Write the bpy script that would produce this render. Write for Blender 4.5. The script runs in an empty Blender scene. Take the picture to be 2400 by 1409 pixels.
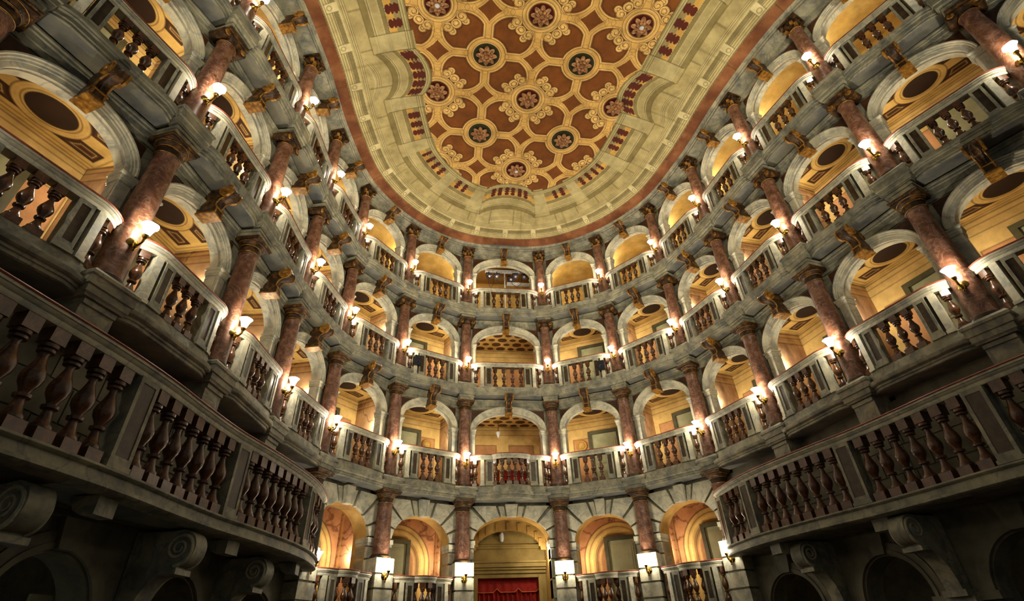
import bpy, math, random
import numpy as np
from mathutils import Matrix, Vector
random.seed(7); RNG = np.random.default_rng(11)
SC = bpy.context.scene; COL = SC.collection
PI = math.pi
# ------------------------------------------------------------------ camera (solved from the columns of the photograph)
FPX, PITCH, ROLL, YAW, CX = 1196.684, math.radians(34.71918), math.radians(2.41497), math.radians(-8.34009), -1.81744
H0 = 1.6                                   # eye height above the floor: every z below is measured from the floor
cyw, syw, cp, sp, cr, sr = math.cos(YAW), math.sin(YAW), math.cos(PITCH), math.sin(PITCH), math.cos(ROLL), math.sin(ROLL)
r_ = Vector((cyw, syw, 0)); fh = Vector((-syw, cyw, 0)); f_ = fh*cp + Vector((0, 0, sp)); u_ = fh*(-sp) + Vector((0, 0, cp))
ex = r_*cr - u_*sr; ey = r_*sr + u_*cr
cam = bpy.data.cameras.new('camera'); co = bpy.data.objects.new('camera', cam); COL.objects.link(co)
cam.sensor_width = 36; cam.lens = FPX/2400*36; cam.clip_start = .05; cam.clip_end = 200
M = Matrix.Identity(4)
for i in range(3):
    M[i][0], M[i][1], M[i][2] = ex[i], ey[i], -f_[i]
M[0][3], M[1][3], M[2][3] = CX, 0, H0
co.matrix_world = M; SC.camera = co
CAMP = Vector((CX, 0, H0))
def proj(p):
    d = Vector(p)-CAMP; w = d.dot(f_)
    if w < .2: return None
    return 1200+FPX*d.dot(ex)/w, 704.5-FPX*d.dot(ey)/w
def seen(pts, m=60):
    for p in pts:
        q = proj(p)
        if q and -m < q[0] < 2400+m and -m < q[1] < 1409+m: return True
    return False
# ------------------------------------------------------------------ colours and materials
def lin(c):
    c = np.asarray(c, float)
    return np.where(c <= .04045, c/12.92, ((c+.055)/1.055)**2.4)
def hexc(r, g, b): return tuple(float(v) for v in lin((r/255, g/255, b/255)))+(1,)
MATS = {}
def mat(name, cols, rough=.6, scale=3., detail=6, metal=0., bump=.0, stretch=(1, 1, 1), spec=.4, veins=None, coords='Object', bscale=None):
    if name in MATS: return MATS[name]
    m = bpy.data.materials.new(name); m.use_nodes = True; nt = m.node_tree; N = nt.nodes; L = nt.links
    b = N['Principled BSDF']; b.inputs['Roughness'].default_value = rough; b.inputs['Metallic'].default_value = metal
    b.inputs['Specular IOR Level'].default_value = spec
    if coords == 'World':
        g = N.new('ShaderNodeNewGeometry'); src = g.outputs['Position']
    else:
        tc = N.new('ShaderNodeTexCoord'); oi = N.new('ShaderNodeObjectInfo')
        ad = N.new('ShaderNodeVectorMath'); ad.operation = 'MULTIPLY_ADD'
        cx_ = N.new('ShaderNodeCombineXYZ')
        for k in range(3): L.new(oi.outputs['Random'], cx_.inputs[k])
        L.new(cx_.outputs[0], ad.inputs[0]); ad.inputs[1].default_value = (37, 23, 51); L.new(tc.outputs['Object'], ad.inputs[2])
        src = ad.outputs[0]
    mp = N.new('ShaderNodeMapping'); mp.inputs['Scale'].default_value = stretch; L.new(src, mp.inputs['Vector'])
    n1 = N.new('ShaderNodeTexNoise'); n1.inputs['Scale'].default_value = scale; n1.inputs['Detail'].default_value = detail; n1.inputs['Roughness'].default_value = .62
    L.new(mp.outputs[0], n1.inputs['Vector'])
    cr_ = N.new('ShaderNodeValToRGB'); els = cr_.color_ramp.elements
    k = len(cols)
    for i, c in enumerate(cols):
        pos = .3+.4*i/max(1, k-1)
        e = els[i] if i < 2 else els.new(pos)
        e.position = pos; e.color = c
    L.new(n1.outputs['Fac'], cr_.inputs[0]); out = cr_.outputs[0]
    if veins:
        n2 = N.new('ShaderNodeTexNoise'); n2.inputs['Scale'].default_value = veins[1]; n2.inputs['Detail'].default_value = 5; n2.inputs['Distortion'].default_value = 1.2
        L.new(mp.outputs[0], n2.inputs['Vector'])
        c2 = N.new('ShaderNodeValToRGB'); e2 = c2.color_ramp.elements
        e2[0].position = .46; e2[0].color = (0, 0, 0, 1); e2[1].position = .5; e2[1].color = (1, 1, 1, 1); e3 = e2.new(.54); e3.color = (0, 0, 0, 1)
        L.new(n2.outputs['Fac'], c2.inputs[0])
        mx = N.new('ShaderNodeMix'); mx.data_type = 'RGBA'; mx.inputs[7].default_value = veins[0]
        mu = N.new('ShaderNodeMath'); mu.operation = 'MULTIPLY'; mu.inputs[1].default_value = veins[2]
        L.new(c2.outputs[0], mu.inputs[0]); L.new(mu.outputs[0], mx.inputs[0]); L.new(out, mx.inputs[6]); out = mx.outputs[2]
    L.new(out, b.inputs['Base Color'])
    if bump:
        n3 = N.new('ShaderNodeTexNoise'); n3.inputs['Scale'].default_value = bscale or scale*4; n3.inputs['Detail'].default_value = 4
        L.new(mp.outputs[0], n3.inputs['Vector'])
        bp = N.new('ShaderNodeBump'); bp.inputs['Strength'].default_value = bump; bp.inputs['Distance'].default_value = .02
        L.new(n3.outputs['Fac'], bp.inputs['Height']); L.new(bp.outputs[0], b.inputs['Normal'])
    MATS[name] = m; return m
def attr_mat(name, rough=.75, spec=.3):
    if name in MATS: return MATS[name]
    m = bpy.data.materials.new(name); m.use_nodes = True; nt = m.node_tree; N = nt.nodes; L = nt.links
    b = N['Principled BSDF']; b.inputs['Roughness'].default_value = rough; b.inputs['Specular IOR Level'].default_value = spec
    a = N.new('ShaderNodeAttribute'); a.attribute_name = 'paint'
    g = N.new('ShaderNodeNewGeometry'); n = N.new('ShaderNodeTexNoise'); n.inputs['Scale'].default_value = 2.3; n.inputs['Detail'].default_value = 8; n.inputs['Roughness'].default_value = .65
    L.new(g.outputs['Position'], n.inputs['Vector'])
    r = N.new('ShaderNodeValToRGB'); e = r.color_ramp.elements
    e[0].position = .3; e[0].color = (.62, .58, .5, 1); e[1].position = .68; e[1].color = (1.12, 1.1, 1.04, 1)
    L.new(n.outputs['Fac'], r.inputs[0])
    mx = N.new('ShaderNodeMix'); mx.data_type = 'RGBA'; mx.blend_type = 'MULTIPLY'; mx.inputs[0].default_value = 1
    L.new(a.outputs['Color'], mx.inputs[6]); L.new(r.outputs[0], mx.inputs[7]); L.new(mx.outputs[2], b.inputs['Base Color'])
    MATS[name] = m; return m
STONE = mat('grey_green_stone', [hexc(92, 94, 88), hexc(142, 140, 120), hexc(176, 170, 142)], .62, 3.4, 9, bump=.3, veins=(hexc(84, 90, 96), 1.9, .55))
STONEL = mat('pale_stone', [hexc(144, 144, 132), hexc(188, 184, 160), hexc(214, 206, 178)], .6, 3.8, 9, bump=.2, veins=(hexc(118, 126, 134), 2.3, .5))
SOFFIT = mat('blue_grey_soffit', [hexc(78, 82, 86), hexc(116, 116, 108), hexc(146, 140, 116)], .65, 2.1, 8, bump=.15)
MARBLE = mat('red_brown_marble', [hexc(62, 36, 24), hexc(102, 66, 48), hexc(136, 98, 76)], .36, 7, 12, veins=(hexc(188, 152, 132), 6, .3), spec=.5)
BALU = mat('brown_marble_baluster', [hexc(42, 23, 11), hexc(76, 45, 22), hexc(110, 70, 40)], .28, 9, 8, veins=(hexc(160, 112, 76), 9, .2), spec=.6)
PANEL = mat('dark_brown_panel', [hexc(36, 27, 13), hexc(58, 43, 22), hexc(78, 60, 34)], .35, 9, 8)
SPAN = mat('dark_red_spandrel', [hexc(48, 28, 16), hexc(78, 46, 26), hexc(96, 60, 36)], .55, 5, 7)
GILT = mat('worn_gilt_wood', [hexc(24, 15, 7), hexc(54, 35, 15), hexc(120, 82, 32)], .42, 9, 10, metal=.1, bump=.6)
GILTE = mat('bright_gilt_edge', [hexc(70, 44, 14), hexc(134, 92, 32), hexc(190, 140, 56)], .4, 14, 6, metal=.2)
REDCAP = mat('red_brown_rail_cap', [hexc(104, 48, 32), hexc(142, 70, 48), hexc(166, 92, 66)], .5, 6, 6)
BRASS = mat('brass', [hexc(150, 118, 50), hexc(196, 160, 78)], .25, 14, 3, metal=1.)
YEL = mat('ochre_plaster', [hexc(128, 92, 42), hexc(178, 136, 66), hexc(204, 168, 96)], .75, 1.7, 9, bump=.06)
OLIVE = mat('olive_plaster', [hexc(120, 98, 48), hexc(148, 124, 66), hexc(166, 142, 84)], .75, 2.2, 8)
REDM = mat('red_marble_band', [hexc(96, 50, 24), hexc(136, 76, 42), hexc(154, 96, 64)], .5, 2.5, 9)
DARKW = mat('dim_stone_wall', [hexc(84, 80, 66), hexc(112, 108, 90), hexc(128, 124, 102)], .7, 3, 8, bump=.3)
FLOORM = mat('dark_floorboards', [hexc(50, 36, 24), hexc(72, 54, 38)], .5, 4, 6, stretch=(1, 8, 1))
DOORM = mat('pale_green_door', [hexc(142, 142, 108), hexc(170, 168, 132)], .55, 3, 6)
DOORF = mat('dark_green_door_frame', [hexc(62, 60, 40), hexc(92, 86, 58)], .55, 4, 6)
VELVET = mat('red_velvet', [hexc(120, 16, 6), hexc(172, 30, 12)], .8, 12, 5)
FRINGE = mat('orange_braid', [hexc(190, 80, 36), hexc(222, 112, 60)], .6, 20, 3)
BLACK = mat('black_casing', [hexc(14, 15, 20), hexc(26, 28, 36)], .45, 9, 3)
NAVY = mat('dark_blue_casing', [hexc(16, 22, 44), hexc(34, 44, 78)], .35, 9, 3)
WHITEM = mat('white_painted_metal', [hexc(196, 200, 206), hexc(226, 228, 230)], .4, 9, 3)
LENS = mat('pinkish_lens', [hexc(206, 176, 160), hexc(232, 214, 200)], .15, 9, 2)
LEAFM = mat('rosette_gilt', [hexc(88, 52, 26), hexc(158, 108, 62), hexc(210, 160, 104)], .42, 16, 6, bump=.4, spec=.7)
PAINT = attr_mat('painted_plaster')
def shade_mat():
    m = bpy.data.materials.new('frosted_glass_lit'); m.use_nodes = True; nt = m.node_tree; N = nt.nodes; L = nt.links; N.remove(N['Principled BSDF'])
    e = N.new('ShaderNodeEmission'); e.inputs[0].default_value = (1, .9, .74, 1); e.inputs[1].default_value = SHADE_E
    t = N.new('ShaderNodeBsdfTransparent'); mx = N.new('ShaderNodeMixShader'); mx.inputs[0].default_value = .55
    L.new(e.outputs[0], mx.inputs[2]); L.new(t.outputs[0], mx.inputs[1]); L.new(mx.outputs[0], N['Material Output'].inputs[0]); return m
SHADE_E = 9.
SHADE = shade_mat()
# ------------------------------------------------------------------ mesh building
class MB:
    def __init__(s): s.v = []; s.f = []; s.m = []
    def add(s, v, f, mi=0):
        o = len(s.v); s.v += [tuple(map(float, p)) for p in v]; s.f += [tuple(i+o for i in q) for q in f]; s.m += [mi]*len(f); return s
    def box(s, x0, x1, y0, y1, z0, z1, mi=0, T=None):
        v = [(x, y, z) for z in (z0, z1) for y in (y0, y1) for x in (x0, x1)]
        if T: v = [tuple(T @ Vector(p)) for p in v]
        return s.add(v, [(0, 2, 3, 1), (4, 5, 7, 6), (0, 1, 5, 4), (2, 6, 7, 3), (0, 4, 6, 2), (1, 3, 7, 5)], mi)
    def lathe(s, prof, n=20, mi=0, T=None, c=(0, 0, 0), sq=False):
        v = []; f = []
        for r, z in prof:
            for k in range(n):
                a = 2*PI*k/n+(PI/4 if n == 4 else 0); rr = r*(math.sqrt(2) if n == 4 else 1)
                v.append((c[0]+rr*math.cos(a), c[1]+rr*math.sin(a), c[2]+z))
        for i in range(len(prof)-1):
            for k in range(n):
                k2 = (k+1) % n; f.append((i*n+k, i*n+k2, (i+1)*n+k2, (i+1)*n+k))
        f.append(tuple(range(n-1, -1, -1))); f.append(tuple(range((len(prof)-1)*n, len(prof)*n)))
        if T: v = [tuple(T @ Vector(p)) for p in v]
        return s.add(v, f, mi)
    def prism(s, poly, lo, hi, ax='x', mi=0, T=None):
        n = len(poly)
        def mk(p, d): return (d, p[0], p[1]) if ax == 'x' else ((p[0], d, p[1]) if ax == 'y' else (p[0], p[1], d))
        v = [mk(p, lo) for p in poly]+[mk(p, hi) for p in poly]
        f = [tuple(range(n))[::-1], tuple(range(n, 2*n))]+[(i, (i+1) % n, n+(i+1) % n, n+i) for i in range(n)]
        if T: v = [tuple(T @ Vector(p)) for p in v]
        return s.add(v, f, mi)
    def sweep(s, path, prof, mi=0, z0=0., cap=True, closed=True):
        path = np.asarray(path, float); nr = normals(path); n = len(prof); v = []; f = []
        for p, q in zip(path, nr):
            for d, z in prof: v.append((p[0]+q[0]*d, p[1]+q[1]*d, z0+z))
        for i in range(len(path)-1):
            for k in range(n if closed else n-1):
                k2 = (k+1) % n; f.append((i*n+k, (i+1)*n+k, (i+1)*n+k2, i*n+k2))
        if cap and closed:
            f.append(tuple(range(n))); f.append(tuple((len(path)-1)*n+k for k in range(n-1, -1, -1)))
        return s.add(v, f, mi)
    def loft(s, path, levels, yb, mi=0, mib=None):
        path = np.asarray(path, float); nr = normals(path); rings = []
        for d, z in levels:
            q = path+nr*d; q[0, 0] = min(q[0, 0], path[0, 0]); q[-1, 0] = max(q[-1, 0], path[-1, 0])
            rings.append([(a, b, z) for a, b in q]+[(q[-1, 0], yb, z), (q[0, 0], yb, z)])
        n = len(rings[0]); v = [p for r in rings for p in r]; f = []
        for i in range(len(rings)-1):
            for k in range(n): k2 = (k+1) % n; f.append((i*n+k, i*n+k2, (i+1)*n+k2, (i+1)*n+k))
        s.add(v, f, mi); o = len(s.v)-len(v)
        s.f += [tuple(o+k for k in range(n-1, -1, -1)), tuple(o+(len(rings)-1)*n+k for k in range(n))]; s.m += [mib if mib is not None else mi, mi]
        return s
    def mesh(s, name, mats, smooth=38):
        me = bpy.data.meshes.new(name); me.from_pydata(s.v, [], s.f)
        for m in (mats if isinstance(mats, (list, tuple)) else [mats]): me.materials.append(m)
        me.polygons.foreach_set('material_index', s.m)
        if smooth:
            me.polygons.foreach_set('use_smooth', [True]*len(s.f)); me.set_sharp_from_angle(angle=math.radians(smooth))
        me.validate(); me.update(); return me
def normals(path):
    t = np.diff(path, axis=0); t /= np.linalg.norm(t, axis=1)[:, None]+1e-12
    n = np.stack([t[:, 1], -t[:, 0]], 1); out = np.zeros_like(path)
    out[0] = n[0]; out[-1] = n[-1]
    for i in range(1, len(path)-1):
        b = n[i-1]+n[i]; b /= np.linalg.norm(b)+1e-12; out[i] = b/max(.5, b@n[i])
    return out
def ob(name, me, parent=None, loc=(0, 0, 0), rz=0., sc=(1, 1, 1)):
    o = bpy.data.objects.new(name, me); COL.objects.link(o)
    o.location = loc; o.rotation_euler = (0, 0, rz); o.scale = sc
    if parent is not None: o.parent = parent
    return o
def thing(name, label, cat, loc, rz=0., sc=(1, 1, 1), group=None, me=None):
    o = ob(name, me, None, loc, rz, sc); o['label'] = label; o['category'] = cat
    if group: o['group'] = group
    return o
def struct(name, me, loc=(0, 0, 0), rz=0., sc=(1, 1, 1)):
    o = ob(name, me, None, loc, rz, sc); o['kind'] = 'structure'; return o
CACHE = {}
def cached(key, fn):
    if key not in CACHE: CACHE[key] = fn()
    return CACHE[key]
# ------------------------------------------------------------------ plan: columns (mirror-symmetric bell), tiers
HW = [1.277, 3.164, 4.489, 5.045, 5.320, 5.818, 6.797, 8.1]
YY = [14.0, 13.028, 11.380, 9.408, 7.310, 5.253, 3.397, 1.75]
PTS = np.array([(-HW[i], YY[i]) for i in range(7, -1, -1)]+[(HW[i], YY[i]) for i in range(8)])
NC = len(PTS)
def colnum(i): return (i-8 if i < 8 else i-7)            # -8..-1, 1..8
ORD = ['', 'first', 'second', 'third', 'fourth', 'fifth', 'sixth', 'seventh', 'eighth']
def where_col(i):
    n = colnum(i); return f"{ORD[abs(n)]} column {'left' if n < 0 else 'right'} of centre"
def where_bay(b):
    return 'central bay' if b == 0 else f"{ORD[abs(b)]} bay {'left' if b < 0 else 'right'} of centre"
def wall_of(b): return 'wall_back' if abs(b) <= 2 else ('wall_left' if b < 0 else 'wall_right')
TN = {0: 'ground tier', 1: 'lowest box tier', 2: 'middle box tier', 3: 'top box tier'}
ZB = {1: 3.656+H0, 2: 6.634+H0, 3: 9.489+H0}             # column foot of each tier
CAPT = {1: 2.442, 2: 2.309, 3: 2.398}                    # top of capital above the foot
SOF = {1: 2.615, 2: 2.42, 3: 2.56}                       # soffit of the tier above
ZO = {1: .02, 2: -.135, 3: -.18}                         # foot of the balusters
SLB = {1: -.326, 2: -.363, 3: -.44}                      # underside of the balcony slab
SPR = {1: 1.68, 2: 1.51, 3: 1.50}; CRN = {1: 2.2, 2: 2.04, 3: 2.02}; STB = {1: 2.31, 2: 2.15, 3: 2.21}
def bay_frame(b):
    i = b+7; p, q = PTS[i], PTS[i+1]; m = (p+q)/2; d = q-p; return m, math.atan2(d[1], d[0]), float(np.hypot(*d))
def col_frame(i):
    d = PTS[min(i+1, NC-1)]-PTS[max(i-1, 0)]; return PTS[i], math.atan2(d[1], d[0])
def to_world(m, rz, x, y, z):
    c, s = math.cos(rz), math.sin(rz); return (m[0]+c*x-s*y, m[1]+s*x+c*y, z)
def wide(b): return b == 0
W0 = {False: 2.11, True: 2.554}
# ------------------------------------------------------------------ shared part meshes
def square_lathe(mb, items, n=16):
    for kind, prof in items: mb.lathe(prof, 4 if kind == 's' else n)
def baluster_mesh(h, fat=1., n=14):
    mb = MB(); f = fat
    pr = [(.048, .115), (.066, .125), (.066, .15), (.052, .175), (.034, .25), (.027, .31), (.05, .318), (.052, .345), (.03, .36), (.036, .39), (.062, .455), (.07, .51), (.064, .56), (.044, .63), (.028, .70), (.024, .74), (.03, .755), (.052, .762), (.054, .785), (.04, .8), (.058, .808), (.06, .84), (.05, .86)]
    mb.lathe([(r*f, z*h) for r, z in pr], n)
    mb.lathe([(.068*f, 0), (.068*f, .12*h)], 4); mb.lathe([(.058*f, .85*h), (.058*f, h)], 4)
    return mb.mesh('baluster', BALU)
def sconce_meshes():
    b = MB()                                     # local: column axis at origin, -y to the hall
    T = Matrix.Translation((0, -.15, 0)) @ Matrix.Rotation(PI/2, 4, 'X')
    b.lathe([(.0, 0), (.075, .0), (.078, .012), (.05, .035), (.03, .06), (.0, .065)], 20, T=T)
    plate = b.mesh('sconce_backplate', BRASS)
    a = MB(); pts = [(-.2, .0), (-.225, -.03), (-.265, -.035), (-.3, .0), (-.31, .05)]
    for i in range(len(pts)-1):
        p, q = Vector((0, pts[i][0], pts[i][1])), Vector((0, pts[i+1][0], pts[i+1][1])); d = q-p
        T = Matrix.Translation(p) @ d.to_track_quat('Z', 'Y').to_matrix().to_4x4()
        a.lathe([(.016, -.006), (.018, d.length/2), (.016, d.length+.006)], 10, T=T)
    a.lathe([(.0, -.11), (.014, -.1), (.02, -.085), (.012, -.07), (.028, -.05), (.036, -.02), (.03, .0), (.0, .01)], 14, c=(0, -.215, -.02))
    arm = a.mesh('sconce_arm', BRASS)
    c = MB(); c.lathe([(.0, .0), (.02, .0), (.034, .02), (.04, .05), (.036, .055), (.0, .045)], 16, c=(0, -.31, .045)); cup = c.mesh('sconce_cup', BRASS)
    g = MB(); n = 20; prof = [(.03, .0), (.042, .03), (.052, .07), (.064, .11), (.082, .145), (.098, .165)]
    v = []; f = []
    for r, z in prof:
        for k in range(n):
            aa = 2*PI*k/n; rr = r*(1+(.05*math.cos(5*aa) if z > .14 else 0)); v.append((rr*math.cos(aa), -.31+rr*math.sin(aa), .09+z))
    for i in range(len(prof)-1):
        for k in range(n): k2 = (k+1) % n; f.append((i*n+k, i*n+k2, (i+1)*n+k2, (i+1)*n+k))
    g.add(v, f); sh = g.mesh('glass_shade', SHADE, 60)
    return plate, arm, cup, sh
SCP, SCA, SCC, SCS = sconce_meshes()
LAMP = bpy.data.lights.new('sconce_bulb', 'POINT'); LAMP.energy = 19.; LAMP.color = (1, .88, .68); LAMP.shadow_soft_size = .045
def sconce(loc, rz, label, group):
    t = thing('wall_sconce', label, 'lamp', loc, rz, group=group)
    for nme, me in (('backplate', SCP), ('arm', SCA), ('cup', SCC), ('glass_shade', SCS)): ob(nme, me, t)
    ob('bulb', LAMP, t, (0, -.31, .2))
    return t
# columns
def shaft(r0, r1, z0, z1):
    mb = MB(); n = 9
    pr = [(r0*1.06, z0), (r0*1.06, z0+.02), (r0, z0+.05)]+[(r0+(r1-r0)*(t/n)**1.6, z0+.05+(z1-z0-.1)*t/n) for t in range(1, n+1)]+[(r1*1.06, z1-.02), (r1*1.06, z1)]
    return mb.lathe(pr, 28).mesh('shaft', MARBLE)
def capital(tier, zt, r):
    mb = MB()
    if tier in (0, 1):
        mb.lathe([(r, -.3), (r*1.12, -.29), (r*1.12, -.26), (r*1.02, -.25), (r*1.02, -.17), (r*1.15, -.165), (r*1.15, -.14), (r*1.25, -.13), (r*1.42, -.085), (r*1.42, -.07)], 26, c=(0, 0, zt), mi=0)
        mb.lathe([(r*1.5, -.07), (r*1.5, -.045), (r*1.62, -.03), (r*1.62, 0)], 4, c=(0, 0, zt), mi=0)
        mb.lathe([(r*1.1, -.285), (r*1.16, -.275), (r*1.1, -.262)], 26, c=(0, 0, zt), mi=1); mb.lathe([(r*1.16, -.158), (r*1.2, -.15), (r*1.16, -.142)], 26, c=(0, 0, zt), mi=1)
        mb.lathe([(r*1.4, -.085), (r*1.46, -.078), (r*1.4, -.07)], 26, c=(0, 0, zt), mi=1); mb.lathe([(r*1.63, -.012), (r*1.64, -.008), (r*1.63, -.002)], 4, c=(0, 0, zt), mi=1)
    elif tier == 2:                               # ionic: two front volutes
        mb.lathe([(r, -.26), (r*1.1, -.25), (r*1.1, -.22), (r*1.0, -.2), (r*1.25, -.13), (r*1.3, -.1)], 26, c=(0, 0, zt))
        mb.lathe([(r*1.5, -.06), (r*1.6, -.03), (r*1.6, 0)], 4, c=(0, 0, zt))
        for sx in (-1, 1):
            for sy in (-1, 1):
                T = Matrix.Translation((sx*r*1.4, sy*r*.1, zt-.13)) @ Matrix.Rotation(sy*PI/2, 4, 'X')
                mb.lathe([(.0, .0), (.085, .0), (.09, r*1.15), (.075, r*1.2), (.0, r*1.22)], 18, T=T)
                T2 = Matrix.Translation((sx*r*1.4, sy*r*1.28, zt-.13)) @ Matrix.Rotation(sy*PI/2, 4, 'X')
                mb.lathe([(.05, 0), (.055, .02), (.04, .02)], 14, mi=1, T=T2); mb.lathe([(.0, 0), (.022, 0), (.018, .03), (0, .035)], 10, mi=1, T=T2)
        mb.box(-r*1.4, r*1.4, -r*1.3, r*1.3, zt-.11, zt-.05); mb.lathe([(r*1.08, -.25), (r*1.14, -.235), (r*1.08, -.22)], 26, c=(0, 0, zt), mi=1)
    else:                                         # corinthian: bell, leaves, volutes
        mb.lathe([(r, -.38), (r*1.12, -.37), (r*1.12, -.345), (r, -.335), (r*1.05, -.2), (r*1.3, -.07), (r*1.35, -.05)], 24, c=(0, 0, zt))
        mb.lathe([(r*1.5, -.05), (r*1.65, -.02), (r*1.65, 0)], 4, c=(0, 0, zt)); mb.lathe([(r*1.1, -.375), (r*1.18, -.358), (r*1.1, -.34)], 24, c=(0, 0, zt), mi=1)
        for row, (zb_, h, n) in enumerate(((-.335, .15, 8), (-.25, .15, 8))):
            for k in range(n):
                a = 2*PI*(k+.5*row)/n
                T = Matrix.Translation((0, 0, zt+zb_)) @ Matrix.Rotation(a, 4, 'Z')
                r1 = r*1.06+.012*row
                v = []
                for t in range(5):
                    tt = t/4; w = .045*(1-.55*tt*tt) if t < 4 else .012; out = r1+.008+.075*tt**2.2; z = h*(tt if tt < .8 else .8-(tt-.8)*1.0)
                    v += [(out, -w, z), (out+.016, 0, z+.004), (out, w, z)]
                f = []
                for t in range(4):
                    for q in (0, 1): f.append((t*3+q, t*3+q+1, t*3+q+4, t*3+q+3))
                v2 = [(p[0]-.012, p[1], p[2]) for p in v]; nn = len(v)
                f2 = [tuple(i+nn for i in q[::-1]) for q in f]
                mb.add([tuple(T @ Vector(p)) for p in v+v2], f+f2, (k+row) % 2)
        for sx in (-1, 1):
            for sy in (-1, 1):
                T = Matrix.Translation((sx*r*1.25, sy*r*1.25, zt-.085)) @ Matrix.Rotation(math.atan2(sy, sx)+PI/2, 4, 'Z') @ Matrix.Rotation(PI/2, 4, 'X')
                mb.lathe([(.0, -.03), (.05, -.03), (.054, 0), (.05, .03), (0, .03)], 14, T=T)
    return mb.mesh('capital', [GILT, GILTE])
def base_mesh(r):
    return MB().lathe([(r*1.22, 0), (r*1.24, .02), (r*1.24, .045), (r*1.12, .06), (r*1.12, .075), (r*1.06, .085)], 28).mesh('base', PANEL)
CR = {0: (.19, .165), 1: (.176, .148), 2: (.172, .136), 3: (.168, .132)}
def column(i, tier):
    p, rz = col_frame(i)
    zb = (1.864+H0) if tier == 0 else ZB[tier]; cap = 1.463 if tier == 0 else CAPT[tier]
    if not seen([(p[0], p[1], zb+z) for z in (.0, .6, 1.2, 1.8, cap)], 60): return
    r0, r1 = CR[tier]
    sh = cached(('sh', tier), lambda: shaft(r0, r1, .07, cap-{0: .29, 1: .29, 2: .25, 3: .37}[tier])); ca = cached(('ca', tier), lambda: capital(tier, cap, r1)); ba = cached(('ba', tier), lambda: base_mesh(r0))
    kind = {0: 'moulded gilt capital', 1: 'square gilt capital', 2: 'scrolled gilt capital', 3: 'leafy gilt capital'}[tier]
    t = thing('column', f'red marble column with {kind}, {TN[tier]}, {where_col(i)}', 'column', (p[0], p[1], zb), rz, group=f'columns of the {TN[tier]}')
    ob('base', ba, t); ob('shaft', sh, t); ob('capital', ca, t)
    if tier:
        s_ = -1 if colnum(i) > 0 else 1
        zs = {1: .59, 2: .52, 3: .56}[tier]
        sconce((p[0], p[1], zb+zs), rz, f'lit brass sconce with frosted glass shade on {TN[tier]}, {where_col(i)}', f'wall sconces of the {TN[tier]}')
# entablature breaks over / under the columns
def ressaut(kind):
    mb = MB()
    if kind == 'low': z0, z1, zt = -.33, .0, -.33
    elif kind == 2: z0, z1, zt = SLB[2]-.0, 0., -(6.634-6.098)
    else: z0, z1, zt = SLB[3], 0., -(9.489-8.943)
    prof = [(.02, z0), (.03, z0+.03), (.045, z0+.04), (.045, z0+.12), (.065, z0+.13), (.065, z1-.1), (.085, z1-.085), (.085, z1-.045), (.06, z1-.02), (.05, z1)]
    path = [(-.225, .3), (-.225, -.195), (.225, -.195), (.225, .3)]
    mb.loft(path, prof, .32)
    if kind != 'low': mb.box(-.205, .205, -.2, .34, zt, z0+.005); mb.box(-.225, .225, -.22, .34, z0-.075, z0-.03)
    return mb.mesh('entablature_break', STONE)
def pedestal_low():                               # under the lowest box tier on the side walls, with a pyramid-cut panel
    mb = MB(); mb.box(-.2, .2, -.16, .24, -.78, -.325)
    for a, b, c, d in ((-.2, .2, -.4, -.34), (-.2, .2, -.78, -.72)): mb.box(a, b, -.185, -.15, c, d)
    mb.add([(-.15, -.16, -.7), (.15, -.16, -.7), (.15, -.16, -.43), (-.15, -.16, -.43), (0, -.23, -.565)], [(0, 1, 4), (1, 2, 4), (2, 3, 4), (3, 0, 4)])
    return mb.mesh('corbel_pedestal', STONE)
# arches
def arch_pts(a, zs, rise, n=28): return [(-a*math.cos(PI*t/n), zs+rise*math.sin(PI*t/n)) for t in range(n+1)]
def facade_mesh(w, a, tier):
    zs, rise, top, z0 = SPR[tier], CRN[tier]-SPR[tier], SOF[tier], -.4
    mb = MB(); A = [(-a, z0)]+arch_pts(a, zs, rise)+[(a, z0)]; hw = w/2
    n = len(A)
    outer = []
    for (x, z) in A:
        outer.append((x, z))
    # quads from the arch line up to the top edge, and side strips
    for y, flip in ((.2, False), (.38, True)):
        v = []; f = []
        v += [(-hw, y, z0), (-a, y, z0), (-a, y, zs), (-hw, y, zs), (hw, y, z0), (a, y, z0), (a, y, zs), (hw, y, zs)]
        f += [(0, 1, 2, 3), (5, 4, 7, 6)]
        ap = arch_pts(a, zs, rise); o = len(v)
        for k, (x, z) in enumerate(ap): v += [(x, y, z), (x*hw/a, y, top)]
        for k in range(len(ap)-1): f.append((o+2*k, o+2*k+2, o+2*k+3, o+2*k+1))
        f += [(3, 2, o+1), (6, 7, len(v)-1)]
        mb.add(v, [q[::-1] for q in f] if flip else f, 0)
    v = []; f = []
    for x, z in A: v += [(x, .2, z), (x, .38, z)]
    for k in range(n-1): f.append((2*k, 2*k+1, 2*k+3, 2*k+2))
    mb.add(v, f, 1)
    # architrave strip with fascias
    zt = top; zb_ = STB[tier]
    mb.sweep([(-hw, .2), (hw, .2)], [(-.02, zb_), (.03, zb_), (.03, zb_+(zt-zb_)*.3), (.05, zb_+(zt-zb_)*.32), (.05, zb_+(zt-zb_)*.62), (.075, zb_+(zt-zb_)*.65), (.075, zt-.07), (.1, zt-.06), (.1, zt-.03), (.02, zt-.025), (-.02, zt-.025)], 0)
    return mb.mesh('box_front_wall', [STONE, STONEL])
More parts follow.
